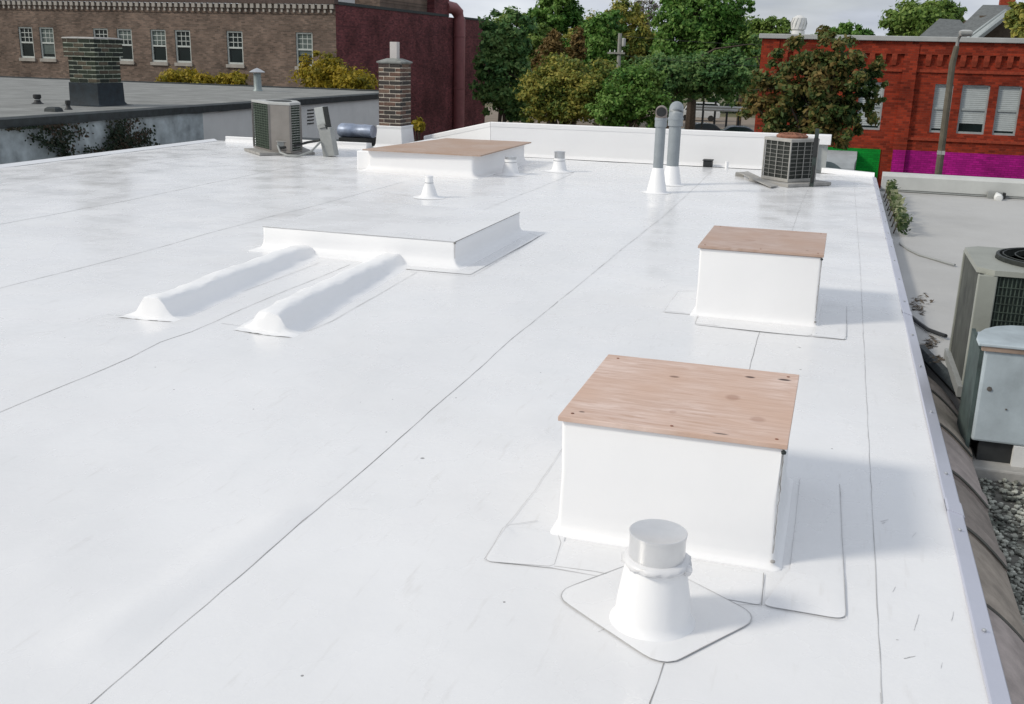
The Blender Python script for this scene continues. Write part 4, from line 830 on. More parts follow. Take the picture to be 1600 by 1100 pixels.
T('broad yellow green tree before the rust coloured trees', 54, [(880, 120, 44, 34), (850, 148, 40, 36), (920, 140, 46, 40), (905, 165, 52, 28), (840, 175, 28, 18), (950, 125, 30, 30)], 11000, .15, LF_YGR, 31, tr=.16, limbs=10)
T('mid green bushy tree growing behind the grey vent stacks', 52, [(985, 150, 40, 40), (1020, 172, 34, 26), (960, 172, 36, 26), (1005, 130, 30, 30)], 7000, .15, LF_GRN, 32, tr=.14)
T('green tree top peeking over the red building beside its roof ventilator', 75, [(1205, 45, 26, 18), (1230, 40, 14, 14), (1190, 62, 22, 26)], 2400, .24, LF_LGR, 33)
T('low green tree top peeking over the middle of the red coping', 72, [(1325, 52, 24, 12), (1345, 58, 16, 12)], 1500, .22, LF_GRN, 34)
T('round green tree behind the red building beside the grey shingle roof', 66, [(1440, 32, 44, 26), (1470, 22, 30, 20), (1405, 45, 24, 18), (1488, 35, 16, 16)], 5000, .21, LF_LGR, 35)
T('yellowing tree leaning over the grey shingle roof', 50, [(1592, 28, 16, 24), (1605, 45, 20, 20)], 1800, .16, LF_YGR, 36)
T('far green tree top between the dark tree and the tall airy tree', 104, [(800, 55, 36, 40), (830, 70, 34, 40), (775, 75, 30, 40)], 4200, .30, LF_LGR, 37)
T('far yellow green tree filling the gap behind the rust coloured trees', 102, [(885, 85, 40, 45), (925, 60, 32, 34), (905, 110, 40, 40)], 4200, .30, LF_YGR, 38)
T('far green tree behind the utility pole', 106, [(1000, 75, 34, 38), (1030, 90, 34, 42), (965, 90, 34, 42)], 4200, .30, LF_GRN, 39)
T('far light green tree behind the largest green tree, towards the red building', 104, [(1165, 62, 32, 32), (1140, 85, 36, 44), (1190, 85, 24, 40)], 4200, .30, LF_LGR, 40)
# further wood that closes the gaps
mb = MB(); rnd = random.Random(77); bls = []
for k in range(34):
    x = -78+k*2.9; bls.append((x+rnd.uniform(-1, 1), 140+rnd.uniform(-5, 5), -1+rnd.uniform(-1, 1.5), 3.6, 3, 4.2))
leaf_cloud(rnd, bls, 15000, .55, mb, .4); tag(obj('distant_wood', mb, LF_DKG), 'dark green far wood behind the parking lot', 'wood', kind='stuff')

# maple before the red building
cr = crown(31, (1275, 125, 40, 38), (1330, 108, 34, 40), (1215, 150, 40, 36), (1250, 92, 34, 26), (1296, 72, 28, 30), (1176, 172, 26, 20), (1348, 160, 26, 40), (1235, 190, 44, 22), (1300, 175, 36, 40), (1364, 112, 16, 30), (1205, 118, 24, 20), (1268, 160, 36, 30), (1325, 205, 30, 22), (1165, 150, 14, 14), (1372, 138, 12, 20), (1280, 205, 30, 20))
tree('maple_tree', 'dark turning maple with reddish leaves before the red brick building', 'tree', (P(1283, 262, 31).x, 31, -5), cr, 8200, .128, LF_MAP, .11, 41, None, 14, 1, .34)

# ================================================================== RED BRICK BUILDING
RY = 40.0; RX0 = -3.0
rb = thing('red_building', (4, 45, -5), 'red brick building with corbels, tall windows and green and magenta painted panels', 'building')
rw = [(3.07, 3.67, -.63, 1.04), (3.96, 4.86, -.63, 1.04), (5.13, 5.87, -.63, 1.04), (.55, 1.40, -.63, 1.04), (-1.55, -.75, -.63, 1.04), (7.4, 8.1, -.63, 1.04), (8.4, 9.3, -.63, 1.04)]
obj('wall', wall_holes(RX0, 12, -4.98, 2.02, rw, RY), M_RED, rb)
b = MB(); b.bb(RX0, RX0+.3, RY+.001, 52, -4.98, 2.4); obj('side_wall', b, brickmat('red_brick_side', (.26, .05, .03), (.17, .035, .02), (.2, .065, .04), 'yz'), rb)
b = MB(); b.bb(RX0-.003, 12, RY-.10, RY+.4, 2.022, 2.45); obj('frieze', b, M_RED, rb)
for a, c in ((RX0-.006, -2.38), (1.93, 2.38), (6.7, 7.15)):
    b = MB(); b.bb(a, c, RY-.13, RY-.002, -4.98, 2.40); obj('pilaster', b, M_RED, rb)
b = MB(); b.bb(RX0-.12, 12, RY-.22, RY+.5, 2.452, 2.62); obj('coping', b, M_COPE, rb, bevel=.02)
b = MB(); b.bb(RX0+.3, 12, RY+.5, 52, 2.0, 2.48); obj('roof', b, M_COPE, rb)
cm = MB(); cm.loft([[(-.09, .0, .19), (.09, 0, .19), (.09, -.098, .19), (-.09, -.098, .19)], [(-.09, 0, .0), (.09, 0, .0), (.09, -.085, .0), (-.09, -.085, .0)], [(-.07, 0, -.19), (.07, 0, -.19), (.07, -.03, -.19), (-.07, -.03, -.19)]]); cm = mesh_of(cm, M_REDP)
for k in range(40):
    x = -2.15+k*.375
    if 1.80 < x < 2.50 or 6.55 < x < 7.3 or x > 11.8: continue
    share('corbel', cm, rb, (x, RY-.001, 1.83))
b = MB(); b.bb(-2.37, 1.92, RY-.05, RY-.001, 1.42, 1.52); obj('string_course', b, M_REDP, rb); b = MB(); b.bb(2.39, 6.69, RY-.05, RY-.001, 1.42, 1.52); obj('string_course', b, M_REDP, rb)
b = MB(); b.bb(2.39, 6.69, RY-.06, RY-.001, -.92, -.82); obj('sill_course', b, M_REDP, rb)
for i, (a, c, d, e) in enumerate(rw): window(a, c, d, e, RY, rb, grid=False, blind=(-.30 if i == 1 else -.55), sill=None, fm=mat('pale_window_paint', (.34, .37, .37), .5, var=.1), fw=.06)
b = MB(); b.bb(-2.35, 1.52, RY-.03, RY-.002, -2.6, -1.30); tag(obj('painted_panel', b, M_GREENP, rb), 'bright green painted brick panel', None)
b = MB(); b.bb(2.04, 6.68, RY-.03, RY-.002, -2.9, -1.29) if False else b.bb(2.39, 6.68, RY-.03, RY-.002, -2.9, -1.29); tag(obj('painted_panel', b, M_MAGP, rb), 'magenta painted brick panel', None)
b = MB(); b.bb(1.94, 2.37, RY-.15, RY-.132, -2.9, -1.29); tag(obj('painted_panel', b, M_MAGP, rb), 'magenta painted pilaster face', None)
b = MB(); b.bb(6.72, 11.9, RY-.16, RY-.132, -2.9, -1.31); obj('painted_panel', b, M_MAGP, rb)
t = thing('roof_ventilator', (-1.35, 44, 2.48), 'white round turbine ventilator on the roof of the red building', 'roof vent'); q = P(1248, 40, 44)
b = MB(); b.lathe([(.42, 2.478), (.32, 2.56), (.26, 2.62), (.25, 2.85)], (q.x, 44, 0), 18); obj('neck', b, M_PALE, t, smooth=True)
zt = P(1248, 24, 44).z
b = MB(); b.lathe([(.20, 2.85), (.28, 2.9), (.30, (2.85+zt)/2), (.26, zt-.1), (.10, zt), (.001, zt+.01)], (q.x, 44, 0), 18); hd = obj('head', b, M_PALE, t, smooth=True)
for k in range(12):
    a = k*math.pi/6; b = MB(); b.tube([(q.x+.27*math.cos(a), 44+.27*math.sin(a), 2.9), (q.x+.315*math.cos(a+.2), 44+.315*math.sin(a+.2), (2.85+zt)/2), (q.x+.26*math.cos(a+.4), 44+.26*math.sin(a+.4), zt-.1)], .014, 4); obj('vane', b, M_COPE, hd)
# awning
t = thing('awning', (-.1, 39.3, -2.3), 'grey cloth awning with an arched dark front on the green painted wall', 'awning')
b = MB(); a0 = P(1262, 236, 39); a1 = P(1340, 238.5, 39); zb = P(1335, 272, 39).z
rings = []
for x in (a0.x, a1.x): rings.append([(x-(.06 if x == a1.x else 0)*(k > 3), RY-.04-1.0*math.sin(k/6*math.pi/2), zb+(a0.z-zb)*math.cos(k/6*math.pi/2)) for k in range(7)]+[(x, RY-.04, zb)])
b.loft(rings); obj('cloth', b, M_LEGREY, t)
b = MB(); n = 12; pl = [(a0.x+(a1.x-.25-a0.x)*k/n, zb-.05+.45*math.sin(math.pi*k/n)) for k in range(n+1)]
b.loft([[(x, y, z) for x, z in pl] for y in (RY-1.06, RY-1.09)]); obj('arched_valance', b, M_AWND, t)

# street lamp
t = thing('street_lamp', (3.25, 36, -5), 'tall weathered street lamp with a curved arm before the red wall', 'street lamp')
p0 = P(1466, 272, 36); p1 = P(1488, 100, 36); d = (p1-p0)/(p1.z-p0.z); bs = p0+d*(-5-p0.z)
M_POLE = mat('weathered_pole', (.13, .115, .085), .8, var=.35, vscale=4)
b = MB(); b.tube([bs, p0, p1, P(1495, 72, 36)], [.13, .115, .10, .085], 10); obj('pole', b, M_POLE, t, smooth=True)
b = MB(); b.tube([P(1495, 73, 36), P(1497, 62, 36), P(1501, 55, 35.9), P(1506, 51, 35.6)], .05, 8); obj('arm', b, M_GREYP, t, smooth=True)
q = P(1509, 51.5, 35.4); b = MB(); b.loft([[(q.x+x*s, q.y+y*s, q.z+z) for x, y in ((-.16, -.3), (.16, -.3), (.2, 0), (.14, .35), (-.14, .35), (-.2, 0))] for s, z in ((.6, .09), (1, .05), (1, -.02), (.8, -.09))]); obj('lamp_head', b, M_COPE, t, smooth=True, sharp=60)
b = MB(); b.box(tuple(p0.lerp(p1, .2)), (.22, .22, .12)); obj('bracket', b, M_COPE, t)
# grey shingled house behind
HY = 56; hs = thing('shingled_house', (9, 58, -5), 'house with a steep grey shingle roof behind the red building', 'house')
def slab(name, pts, mt, th=.12):
    b = MB(); b.loft([[tuple(p) for p in pts], [(p.x, p.y+th*.6, p.z-th) for p in pts]]); return obj(name, b, mt, hs)
slab('roof', [P(1428, 64, 54), P(1468, 29, 58), P(1500, 31, 58), P(1530, 64, 54)], M_SHING)
slab('roof', [P(1478, 64, 55), P(1536, 7.5, 60), P(1572, 8, 60), P(1578, 18, 57), P(1515, 64, 53)], M_SHING)
slab('roof', [P(1572, 8, 60.2), P(1640, 9, 60), P(1640, 30, 57), P(1576, 18, 57.2)], M_SHING)
slab('rake_board', [P(1510, 63, 52.6), P(1573, 16, 56.6), P(1579, 19, 56.6), P(1521, 64, 52.6)], M_TRIM, .2)
slab('rake_board', [P(1503, 63, 52.9), P(1571, 13.5, 56.9), P(1573, 15.5, 56.9), P(1507.5, 63.2, 52.9)], M_TRIM, .15)
b = MB(); w0 = P(1520, 70, 57); b.bb(w0.x+.2, w0.x+8, 57.5, 66, -4.98, P(1570, 24, 57).z); obj('gable_wall', b, mat('brown_shingle', (.11, .085, .06), .9, var=.3, vscale=4), hs)
b = MB(); w1 = P(1430, 66, 54.5); b.bb(w1.x+.3, w0.x+.19, 57.5, 66, -4.98, w1.z); obj('wall', b, M_TRIM, hs)
q = P(1574, 4, 60.5); b = MB(); b.bb(q.x-.35, q.x+.35, 60.3, 60.9, q.z-1.2, q.z+.6); obj('chimney', b, M_REDP, hs)

# ================================================================== FAR STREET FURNITURE AND CARS
def car(name, label, cat, loc, rz, paint, L_=4.5, W_=1.75, van=False):
    t = thing(name, loc, label, cat); c, s = math.cos(rz), math.sin(rz)
    def X(p): return (loc[0]+p[0]*c-p[1]*s, loc[1]+p[0]*s+p[1]*c, loc[2]+p[2])
    if van: low = [(-2.3, .35), (-2.35, .9), (-2.3, 1.05), (1.55, 1.05), (2.3, .9), (2.35, .4)]; top = [(-2.28, 1.05), (-2.2, 1.9), (-1.9, 2.0), (.9, 2.0), (1.25, 1.85), (1.75, 1.02)]
    else: low = [(-2.2, .32), (-2.25, .7), (-2.15, .92), (-1.5, .95), (1.0, .93), (2.0, .78), (2.25, .6), (2.22, .32)]; top = [(-1.75, .94), (-1.15, 1.36), (-.75, 1.43), (.15, 1.42), (.5, 1.33), (1.15, .92)]
    def ext(prof, hw0, hw1, name, mt, par):
        zmax = max(z for _, z in prof); zmin = min(z for _, z in prof); b = MB()
        b.loft([[X((x, sg*(hw0+(hw1-hw0)*(z-zmin)/(zmax-zmin)), z)) for x, z in prof] for sg in (-1, 1)]); return obj(name, b, mt, par, bevel=.05)
    body = ext(low, W_/2, W_/2-.04, 'body', paint, t); cab = ext(top, W_/2-.06, W_/2-.22, 'cabin', paint, t)
    zc = sum(z for _, z in top)/len(top); xc = sum(x for x, _ in top)/len(top)
    gl = [(xc+(x-xc)*.90, zc+(z-zc)*.74) for x, z in top]
    for sg in (-1, 1):
        b = MB(); zmin, zmax = min(z for _, z in top), max(z for _, z in top)
        def hw(z): return (W_/2-.06)+(-.16)*(z-zmin)/(zmax-zmin)
        b.loft([[X((x, sg*(hw(z)+d), z)) for x, z in gl] for d in (-.02, .012)]); obj('side_glass', b, M_GLASS, cab)
    for (xa, za), (xb, zb_) in ((top[0], top[1]), (top[-1], top[-2])):
        b = MB(); A_ = Vector((xa, za)).lerp(Vector((xb, zb_)), .12); B_ = Vector((xa, za)).lerp(Vector((xb, zb_)), .92); o_ = .015*(1 if xa > 0 else -1)
        b.loft([[X((A_.x+o_+e, -W_/2+.17, A_.y+.01)), X((A_.x+o_+e, W_/2-.17, A_.y+.01)), X((B_.x+o_+e, W_/2-.27, B_.y+.01)), X((B_.x+o_+e, -W_/2+.27, B_.y+.01))] for e in (0, -.03*(1 if xa > 0 else -1))]); obj('windscreen', b, M_GLASS, cab)
    ax = Matrix.Rotation(rz, 3, 'Z') @ Matrix.Rotation(math.pi/2, 3, 'X')
    for xx in (-1.35, 1.4):
        for sg in (-1, 1):
            b = MB(); b.lathe([(.2, -.1), (.31, -.1), (.33, -.07), (.33, .07), (.31, .1), (.2, .1)], X((xx, sg*(W_/2-.08), .33)), 16, axis=ax); wh = obj('wheel', b, M_RUBB, t)
            b = MB(); b.lathe([(.19, -.09), (.2, -.06), (.2, .06), (.19, .105), (.05, .112), (.001, .112)], X((xx, sg*(W_/2-.08), .33)), 12, axis=ax); obj('rim', b, M_GALV, wh)
    for sg in (-1, 1):
        b = MB(); q = X((low[-2][0]-.03 if not van else 2.3, sg*(W_/2-.25), .66)); b.box(q, (.06, .32, .14), rz); obj('headlight', b, M_LAMPG, body)
        b = MB(); q = X((-2.24, sg*(W_/2-.25), .72)); b.box(q, (.06, .3, .14), rz); obj('tail_light', b, mat('tail_red', (.25, .01, .01), .3), body)
    return t
q = P(1092, 200, 90); car('parked_car', 'black car parked beyond the white parapet, in the open tan lot', 'car', (q.x, 90, -4.985), R(200), M_CARD)
q = P(1160, 204, 88); car('parked_car', 'blue grey car parked half under the turning maple', 'car', (q.x, 88, -4.985), R(10), M_CARB)
q = P(1092, 172, 118); car('parked_van', 'pale van parked under the dark trees behind the black car', 'van', (q.x, 118, -4.985), R(188), M_VAN, van=True)
def pole(name, label, cat, u, v0, Y, r, mt): 
    p = P(u, v0, Y); t = thing(name, (p.x, Y, -5), label, cat); b = MB(); b.tube([(p.x, Y, -5), (p.x, Y, p.z)], [r*1.15, r], 10); obj('pole', b, mt, t, smooth=True); return t, p
t, p = pole('utility_pole', 'pale utility pole with a crossarm standing among the trees', 'utility pole', 969, 52, 66, .12, mat('weathered_pole_grey', (.30, .30, .27), .8, var=.2))
b = MB(); q = P(966, 83, 66); b.box((q.x-.1, 65.86, q.z), (1.1, .10, .10)); obj('crossarm', b, MATS['weathered_pole_grey'], t)
for dx in (-.5, -.2, .28): b = MB(); b.lathe([(.03, 0), (.05, .03), (.03, .07), (.05, .1), (.001, .14)], (q.x+dx, 65.86, q.z+.05), 8); obj('insulator', b, M_LAMPG, t)
b = MB(); b.lathe([(.10, -.25), (.12, -.2), (.12, .2), (.1, .25)], (q.x+.36, 65.8, P(966, 66, 66).z), 10); obj('transformer', b, M_COPE, t)
t, p = pole('globe_lamp', 'park lamp with a pale round globe behind the black car', 'lamp', 1100, 150, 80, .06, M_BLACK)
b = MB(); b.lathe([(.05, 0), (.18, .1), (.24, .26), (.18, .42), (.05, .5), (.001, .51)], (p.x, 80, p.z), 14); obj('globe', b, M_LAMPG, t, smooth=True)
t = thing('guard_rail', (P(1110, 180, 100).x, 100, -5), 'low grey guard rail on dark posts behind the black car', 'guard rail')
a, c = P(1075, 172, 98), P(1160, 174, 98)
b = MB(); b.loft([[(x, 98+y, a.z+z) for y, z in ((0, 0), (-.06, .12), (0, .24), (-.06, .36), (0, .48), (.03, .48), (.03, 0))] for x in (a.x, c.x)]); obj('rail', b, M_COPE, t)
for k in range(5): xx = a.x+.3+(c.x-a.x-.6)*k/4; b = MB(); b.bb(xx-.09, xx+.09, 98.05, 98.2, -5, a.z+.9); obj('post', b, M_BLACK, t)
for lab, u0, v0, u1, v1, Y0, Y1, sag in (('upper thin cable stretched before the tall green trees', 972, 56, 1260, 72, 66, 62, 3), ('lower thin cable stretched before the dark trees', 960, 85, 1260, 105, 66, 62, 4)):
    pts = []
    for k in range(13):
        t_ = k/12; pts.append(P(u0+(u1-u0)*t_, v0+(v1-v0)*t_+sag*4*t_*(1-t_), Y0+(Y1-Y0)*t_))
    b = MB(); b.tube(pts, .009, 5); tag(obj('overhead_cable', b, M_BLACK), lab, 'cable', 'overhead cables')

# ================================================================== RIGHT NEIGHBOUR
RN = thing('right_neighbour_building', (5, 8, -5), 'lower building beside the metal edge, half pale membrane roof, half gravel', 'building')
b = MB(); b.bb(.675, 9, -3, 16.55, -4.98, -.42); obj('wall', b, M_CONC, RN)
ZW = -.12
YE = 6.9
a_, c_ = G(1432, 540, ZW), G(1500, 600, ZW)
pw = [(.672, a_.y), (c_.x, c_.y), (c_.x+.1, 5.95), (9, 5.95), (9, 16.5), (.672, 16.5)]
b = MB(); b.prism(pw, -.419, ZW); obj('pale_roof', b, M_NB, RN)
b = MB(); b.tube([(.68, a_.y, ZW-.025), (c_.x, c_.y-.01, ZW-.035), (c_.x+.1, 5.93, ZW-.035)], .04, 6); obj('roof_edge', b, M_TAR, RN)
b = MB(); b.loft([[(x, 16.22, ZW-.01), (x, 16.21, ZW+.03), (x, 16.19, ZW+.035), (x, 16.185, .10), (x, 16.22, .135), (x, 16.45, .14), (x, 16.52, -.5)] for x in (.69, 9)]); obj('parapet', b, mat('dull_white_coping', (.52, .53, .51), .7, var=.1, vscale=3), RN)
b = MB(); b.bb(.69, 9, 16.175, 16.2, ZW+.008, ZW+.026); obj('termination_bar', b, M_GREYP, RN)
ribbon('seam', [(.70, 16.0), (3, 16.02), (8, 16.0)], .02, RN, mat('dirt_line', (.33, .32, .30), .9, var=.3), z0=ZW+.003, hf=lambda x, y: 0)
b = MB(); b.quad((.80, -3, -.315), (9, -3, -.315), (9, 5.96, -.315), (.80, 5.96, -.315)); obj('gravel_bed', b, mat('gravel_bed', (.13, .125, .11), .95, var=.5, vscale=14), RN)
# low wall with clay coping tiles
b = MB(); b.bb(.672, .815, -3, 6.35, -.418, -.262); obj('party_wall', b, M_CONC, RN)
ty = [1.6, 2.25, 2.88, 3.53, 4.17, 4.77, 5.42, 6.04, 6.40]
for i in range(len(ty)-1):
    y0, y1 = ty[i], ty[i+1]; rnd = random.Random(i); b = MB(); dz = rnd.uniform(-.008, .008)
    prof = []
    for k in range(9):
        u = k/8; prof.append((.640+.19*u, -.075-.07*u-.095*u**1.5))
    rings = []
    cut = min(1.0, 1.0)
    for y, up in ((y0-.035, .016), (y0+.03, .026), (y0+.07, .022), (y0+.075, .0), (y1-.033, -.006)):
        
        rings.append([(x, y+.06*(x-.64), z+up+dz) for x, z in prof]+[(.834, y+.01, -.262+dz), (.640, y, -.262+dz)])
    b.loft(rings); tc_ = rnd.uniform(.75, 1.15); o = obj('coping_tile', b, mat('clay_coping_%d' % i, (.37*tc_, .315*tc_, (.275+.015*(i % 3-1))*tc_), .9, var=.35, vscale=7, bump=.4, bscale=50), RN, smooth=True, sharp=25)
    b = MB(); b.tube([(x, y0-.036+.06*(x-.64), z+.008+dz) for x, z in prof], .006, 5); obj('mortar_joint', b, mat('dark_joint', (.12, .12, .105), .9, var=.3), o)
# gravel stones
mb = MB(); rnd = random.Random(5)
ico = [(0, 0, 1), (.894, 0, .447), (.276, .851, .447), (-.724, .526, .447), (-.724, -.526, .447), (.276, -.851, .447), (.724, .526, -.447), (-.276, .851, -.447), (-.894, 0, -.447), (-.276, -.851, -.447), (.724, -.526, -.447)]
icf = [(0, 1, 2), (0, 2, 3), (0, 3, 4), (0, 4, 5), (0, 5, 1), (1, 6, 2), (2, 7, 3), (3, 8, 4), (4, 9, 5), (5, 10, 1), (2, 6, 7), (3, 7, 8), (4, 8, 9), (5, 9, 10), (1, 10, 6)]
for _ in range(7500):
    x = .84+rnd.random()**1.3*1.7; y = 2.6+rnd.random()*3.7; s = rnd.uniform(.007, .017); z = -.315+s*.4+abs(rnd.gauss(0, .006)); rz = rnd.uniform(0, 6.28); k1, k2, k3 = rnd.uniform(.8, 1.4), rnd.uniform(.7, 1.1), rnd.uniform(.5, .8)
    mb.add([(x+s*(p[0]*k1*math.cos(rz)-p[1]*k2*math.sin(rz)), y+s*(p[0]*k1*math.sin(rz)+p[1]*k2*math.cos(rz)), z+s*p[2]*k3) for p in ico], icf)
tag(obj('gravel', mb, mat('gravel_stone', (.42, .42, .37), .9, col2=(.09, .10, .085), vscale=5, island=.65)), 'mixed grey gravel on the lower roof beside the clay coping tiles', 'gravel', kind='stuff')
# big condenser on the right roof
t = thing('condenser', (1.25, 6.5, ZW), 'large beige condenser with a dark mesh side on the pale lower roof', 'air conditioner')
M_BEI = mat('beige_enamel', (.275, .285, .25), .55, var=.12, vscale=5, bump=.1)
M_BEID = mat('dark_beige_enamel', (.062, .066, .056), .85, var=.5, vscale=6)  # side panels: far darker tone than the posts and top
q = G(1480, 560, ZW); x0, y1 = q.x+.01, q.y; zt = P(1498, 383, y1).z; q = G(1525, 420, zt); y0 = q.y; x1 = x0+.86; zb = ZW+.06
b = MB(); b.bb(x0-.03, x1+.03, y0-.03, y1+.03, ZW-.002, zb); obj('base_rail', b, M_GREYP, t)
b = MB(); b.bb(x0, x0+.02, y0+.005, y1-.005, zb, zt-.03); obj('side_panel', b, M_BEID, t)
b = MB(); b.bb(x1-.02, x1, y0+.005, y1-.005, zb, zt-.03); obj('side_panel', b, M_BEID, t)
for xa in (x0-.008, x1-.092):
    b = MB(); b.bb(xa, xa+.10, y0-.008, y0+.03, zb, zt-.03); obj('corner_post', b, M_BEI, t, bevel=.006); b = MB(); b.bb(xa, xa+.10, y1-.03, y1+.008, zb, zt-.03); obj('corner_post', b, M_BEI, t)
b = MB(); b.bb(x0+.092, x1-.092, y0+.02, y1-.02, zb, zt-.032); obj('coil', b, M_COILG, t)
for k in range(34):
    xx = x0+.105+k*.0213; b = MB(); b.bb(xx-.003, xx+.003, y0+.005, y0+.018, zb+.01, zt-.04); obj('coil_guard', b, M_COILG, t)
for k in range(13):
    zz = zb+.02+k*.047; b = MB(); b.bb(x0+.095, x1-.095, y0+.0, y0+.0045, zz-.002, zz+.002); obj('coil_guard', b, M_COILG, t)
# top with a round fan opening
b = MB(); n = 32; fx, fy, fr = (x0+x1)/2+.05, (y0+y1)/2, .36
ring_o = []; ring_i = []
for k in range(n):
    a = 2*math.pi*k/n; c_, s_ = math.cos(a), math.sin(a); kx = ((x1+.012-fx) if c_ > 0 else (fx-x0+.012))/max(1e-6, abs(c_)); ky = (y1-y0+.024)/2/max(1e-6, abs(s_)); q = min(kx, ky)
    ring_o.append((fx+c_*q, fy+s_*q)); ring_i.append((fx+fr*c_, fy+fr*s_))
b.loft([[(x, y, zt-.03) for x, y in ring_o], [(x, y, zt) for x, y in ring_o], [(x, y, zt+.004) for x, y in ring_i], [(x, y, zt-.025) for x, y in ring_i]], cap0=False, cap1=False); obj('top_panel', b, M_BEI, t)
b = MB(); b.lathe([(fr-.002, zt-.02), (fr-.004, zt+.028), (fr-.02, zt+.03), (fr-.022, zt-.02)], (fx, fy, 0), n); rg = obj('fan_ring', b, M_DARK, t)
b = MB(); b.lathe([(fr-.025, zt-.16), (.001, zt-.16)], (fx, fy, 0), n); obj('fan_well', b, M_BLACK, rg)
for k in range(4):
    a = k*math.pi/2+.4; b = MB(); d1 = Vector((math.cos(a), math.sin(a), 0)); d2 = Vector((-d1.y, d1.x, 0)); o_ = Vector((fx, fy, zt-.08))
    b.loft([[tuple(o_+d1*r_-d2*w_+Vector((0, 0, -.03))), tuple(o_+d1*r_+d2*w_+Vector((0, 0, .03))), tuple(o_+d1*r_+d2*w_+Vector((0, 0, .034))), tuple(o_+d1*r_-d2*w_+Vector((0, 0, -.026)))] for r_, w_ in ((.05, .04), (.31, .11))]); obj('fan_blade', b, M_GREYP, rg)
for k in range(5):
    rr = .06+k*.065; b = MB(); b.tube([(fx+rr*math.cos(a*math.pi/12), fy+rr*math.sin(a*math.pi/12), zt+.03) for a in range(25)], .004, 4); obj('guard_ring', b, M_DARK, rg)
# hooded cover in front of it
t = thing('metal_hood', (1.3, 5.5, -.42), 'pale metal hood with a flat rounded lid standing before the beige condenser', 'hood')
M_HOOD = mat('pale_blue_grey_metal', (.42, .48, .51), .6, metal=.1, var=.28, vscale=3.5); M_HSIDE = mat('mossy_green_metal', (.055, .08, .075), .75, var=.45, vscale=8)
q = G(1533, 690, -.14); x0, y0 = q.x-.055, q.y; y1 = y0+.44; x1 = x0+1.0; zb = -.25; zt = P(1512, 536, y0).z
b = MB(); b.prism([(x0-.06, y0-.09), (x1, y0-.09), (x1, y1+.1), (x0-.06, y1+.1)], -.318, zb); obj('base', b, M_CONC, t, bevel=.01)
b = MB(); b.loft([[(x0-.012, y0+.02, zb), (x0-.012, y1, zb), (x0-.012, y1-.02, zt-.02), (x0-.012, y0+.04, zt-.04)], [(x0+.006, y0+.02, zb), (x0+.006, y1, zb), (x0+.006, y1-.02, zt-.02), (x0+.006, y0+.04, zt-.04)]]); obj('side_panel', b, M_HSIDE, t)
b = MB(); b.bb(x0+.008, x1, y0, y1-.03, zb+.11, zt-.03); obj('front_panel', b, M_HOOD, t, bevel=.012)
b = MB(); b.bb(x0+.05, x1, y0+.03, y1-.05, zb, zb+.109); obj('dark_slot', b, M_BLACK, t)
b = MB(); b.bb(x0+.21, x0+.27, y0-.005, y0+.029, zb, zb+.108); obj('slot_divider', b, M_PALE, t)
b = MB(); b.prism([(x0-.03, y0-.02), (x1, y0-.02), (x1, y1+.02), (x0+.25, y1+.02)]+[(x0-.03+.28*(1-math.cos(a)), y0+.05+(y1-y0-.03)*math.sin(a)) for a in (1.3, 1.0, .7, .4, .1)], zt-.005, zt+.01); obj('lid', b, M_HOOD, t, bevel=.004)
b = MB(); b.bb(x0-.01, x1, y0-.012, y0+.02, zt-.029, zt-.006); obj('lid_rim', b, mat('tan_rim', (.30, .22, .17), .7, var=.3, vscale=10), t)
for u, v_, s in ((1546, 608, .013), (1572, 640, .005)):
    q = P(u, v_, y0-.003); b = MB(); b.lathe([(s, -.002), (s*.9, .002), (.001, .003)], q, 7, axis=Matrix.Rotation(math.pi/2, 3, 'X'), jit=.3); obj('dirt_spot', b, mat('mud_spot', (.10, .09, .08), .9), t)
# flood light, cables, litter, plant
t = thing('flood_light', (2.38, 16.1, ZW), 'small flood light with a white bulb under the far coping of the lower roof', 'lamp')
q = P(1553, 315, 16.1); b = MB(); b.box((q.x, 16.12, ZW+.046), (.19, .10, .088)); obj('bracket_box', b, M_GREYP, t); b = MB(); b.box((q.x+.115, 16.1, ZW+.045), (.04, .11, .08)); obj('end_cap', b, M_BLACK, t)
b = MB(); ax = Matrix.Rotation(R(100), 3, 'X'); b.lathe([(.025, 0), (.03, .08), (.05, .12), (.062, .20), (.045, .235), (.001, .24)], (q.x+.02, 16.07, ZW+.068), 12, axis=ax); obj('bulb', b, mat('frosted_bulb', (.75, .75, .73), .35), t, smooth=True)
def cable(label, px_, r, mt, z=ZW):
    pts = [G(u, v_, z+dz) for u, v_, dz in px_]; b = MB(); b.tube(pts, r, 6); tag(obj('cable', b, mt, None, smooth=True), label, 'cable', None)
cable('thin grey cable crossing the pale lower roof to the beige condenser', [(1406, 380, .012), (1420, 390, .012), (1436, 398, .012), (1450, 402, .012), (1470, 408, .012), (1492, 414, .02)], .012, M_GREYP)
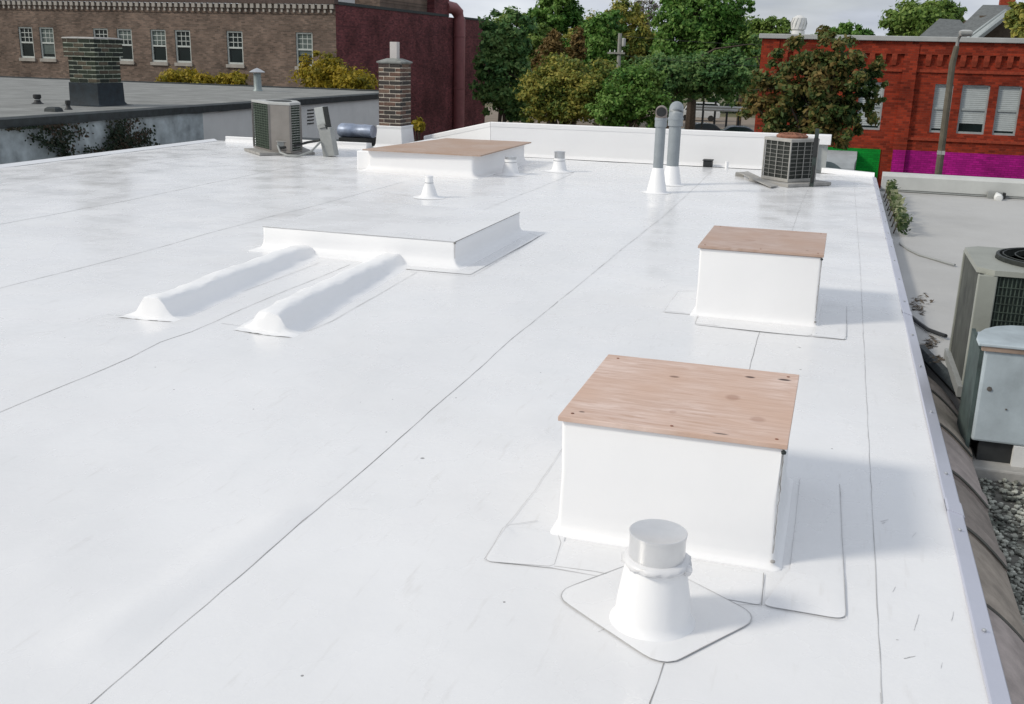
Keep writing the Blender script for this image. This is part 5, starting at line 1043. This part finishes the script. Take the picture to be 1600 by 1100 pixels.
cable('short thick black cable by the foot of the beige condenser', [(1424, 495, .02), (1436, 505, .02), (1450, 515, .02), (1466, 521, .02), (1478, 525, .03)], .014, M_BLACK)
rnd = random.Random(9); mb = MB()
for _ in range(170):
    u, v_ = rnd.choice(((1440, 468), (1430, 478), (1447, 540), (1455, 533), (1436, 483), (1420, 470), (1465, 560)));
    q = G(u+rnd.gauss(0, 6), v_+rnd.gauss(0, 4), ZW+.006); a = rnd.uniform(0, 6.28); l = rnd.uniform(.01, .05); e = Vector((math.cos(a), math.sin(a), rnd.uniform(0, .3)))*l; f_ = Vector((-math.sin(a), math.cos(a), 0))*rnd.uniform(.004, .012)
    if q.x < .69: continue
    mb.add([q-e, q+f_, q+e, q-f_], [(0, 1, 2, 3)])
tag(obj('leaf_litter', mb, mat('dead_leaves', (.10, .075, .05), .9, var=.5, vscale=20)), 'brown leaf litter on the pale lower roof beside the metal edge', 'litter', kind='stuff')
t = thing('creeping_plant', (.74, 14, ZW), 'leafy green creeper growing up beside the metal edge of the white roof', 'plant')
b = MB(); mb = MB(); rnd = random.Random(12)
for k in range(8):
    yy = 12.1+k*.47; pts = [(.70, yy, ZW), (.735, yy+.1, ZW+.10), (.755, yy+.2, ZW+.17+.02*rnd.random())]; b = MB(); b.tube(pts, [.008, .006, .003], 5); obj('stem', b, M_BARK, t)
for _ in range(900):
    yy = 11.9+rnd.random()*3.9; p = Vector((.745+abs(rnd.gauss(0, .05)), yy, ZW+.03+rnd.random()*.19)); s = rnd.uniform(.02, .045); nr = Vector((rnd.gauss(.3, .6), rnd.gauss(-.4, .5), rnd.gauss(.8, .5))).normalized(); a = nr.orthogonal().normalized(); a.rotate(Matrix.Rotation(rnd.uniform(0, 6.28), 3, nr)); e = nr.cross(a)
    p.x = min(p.x, .86)
    mb.add([p-a*s, p+e*s*.7, p+a*s, p-e*s*.7], [(0, 1, 2, 3)])
obj('leaves', mb, leafmat('creeper_leaves', (.03, .06, .02), (.08, .12, .035), (.35, .36, .22), 3), t)
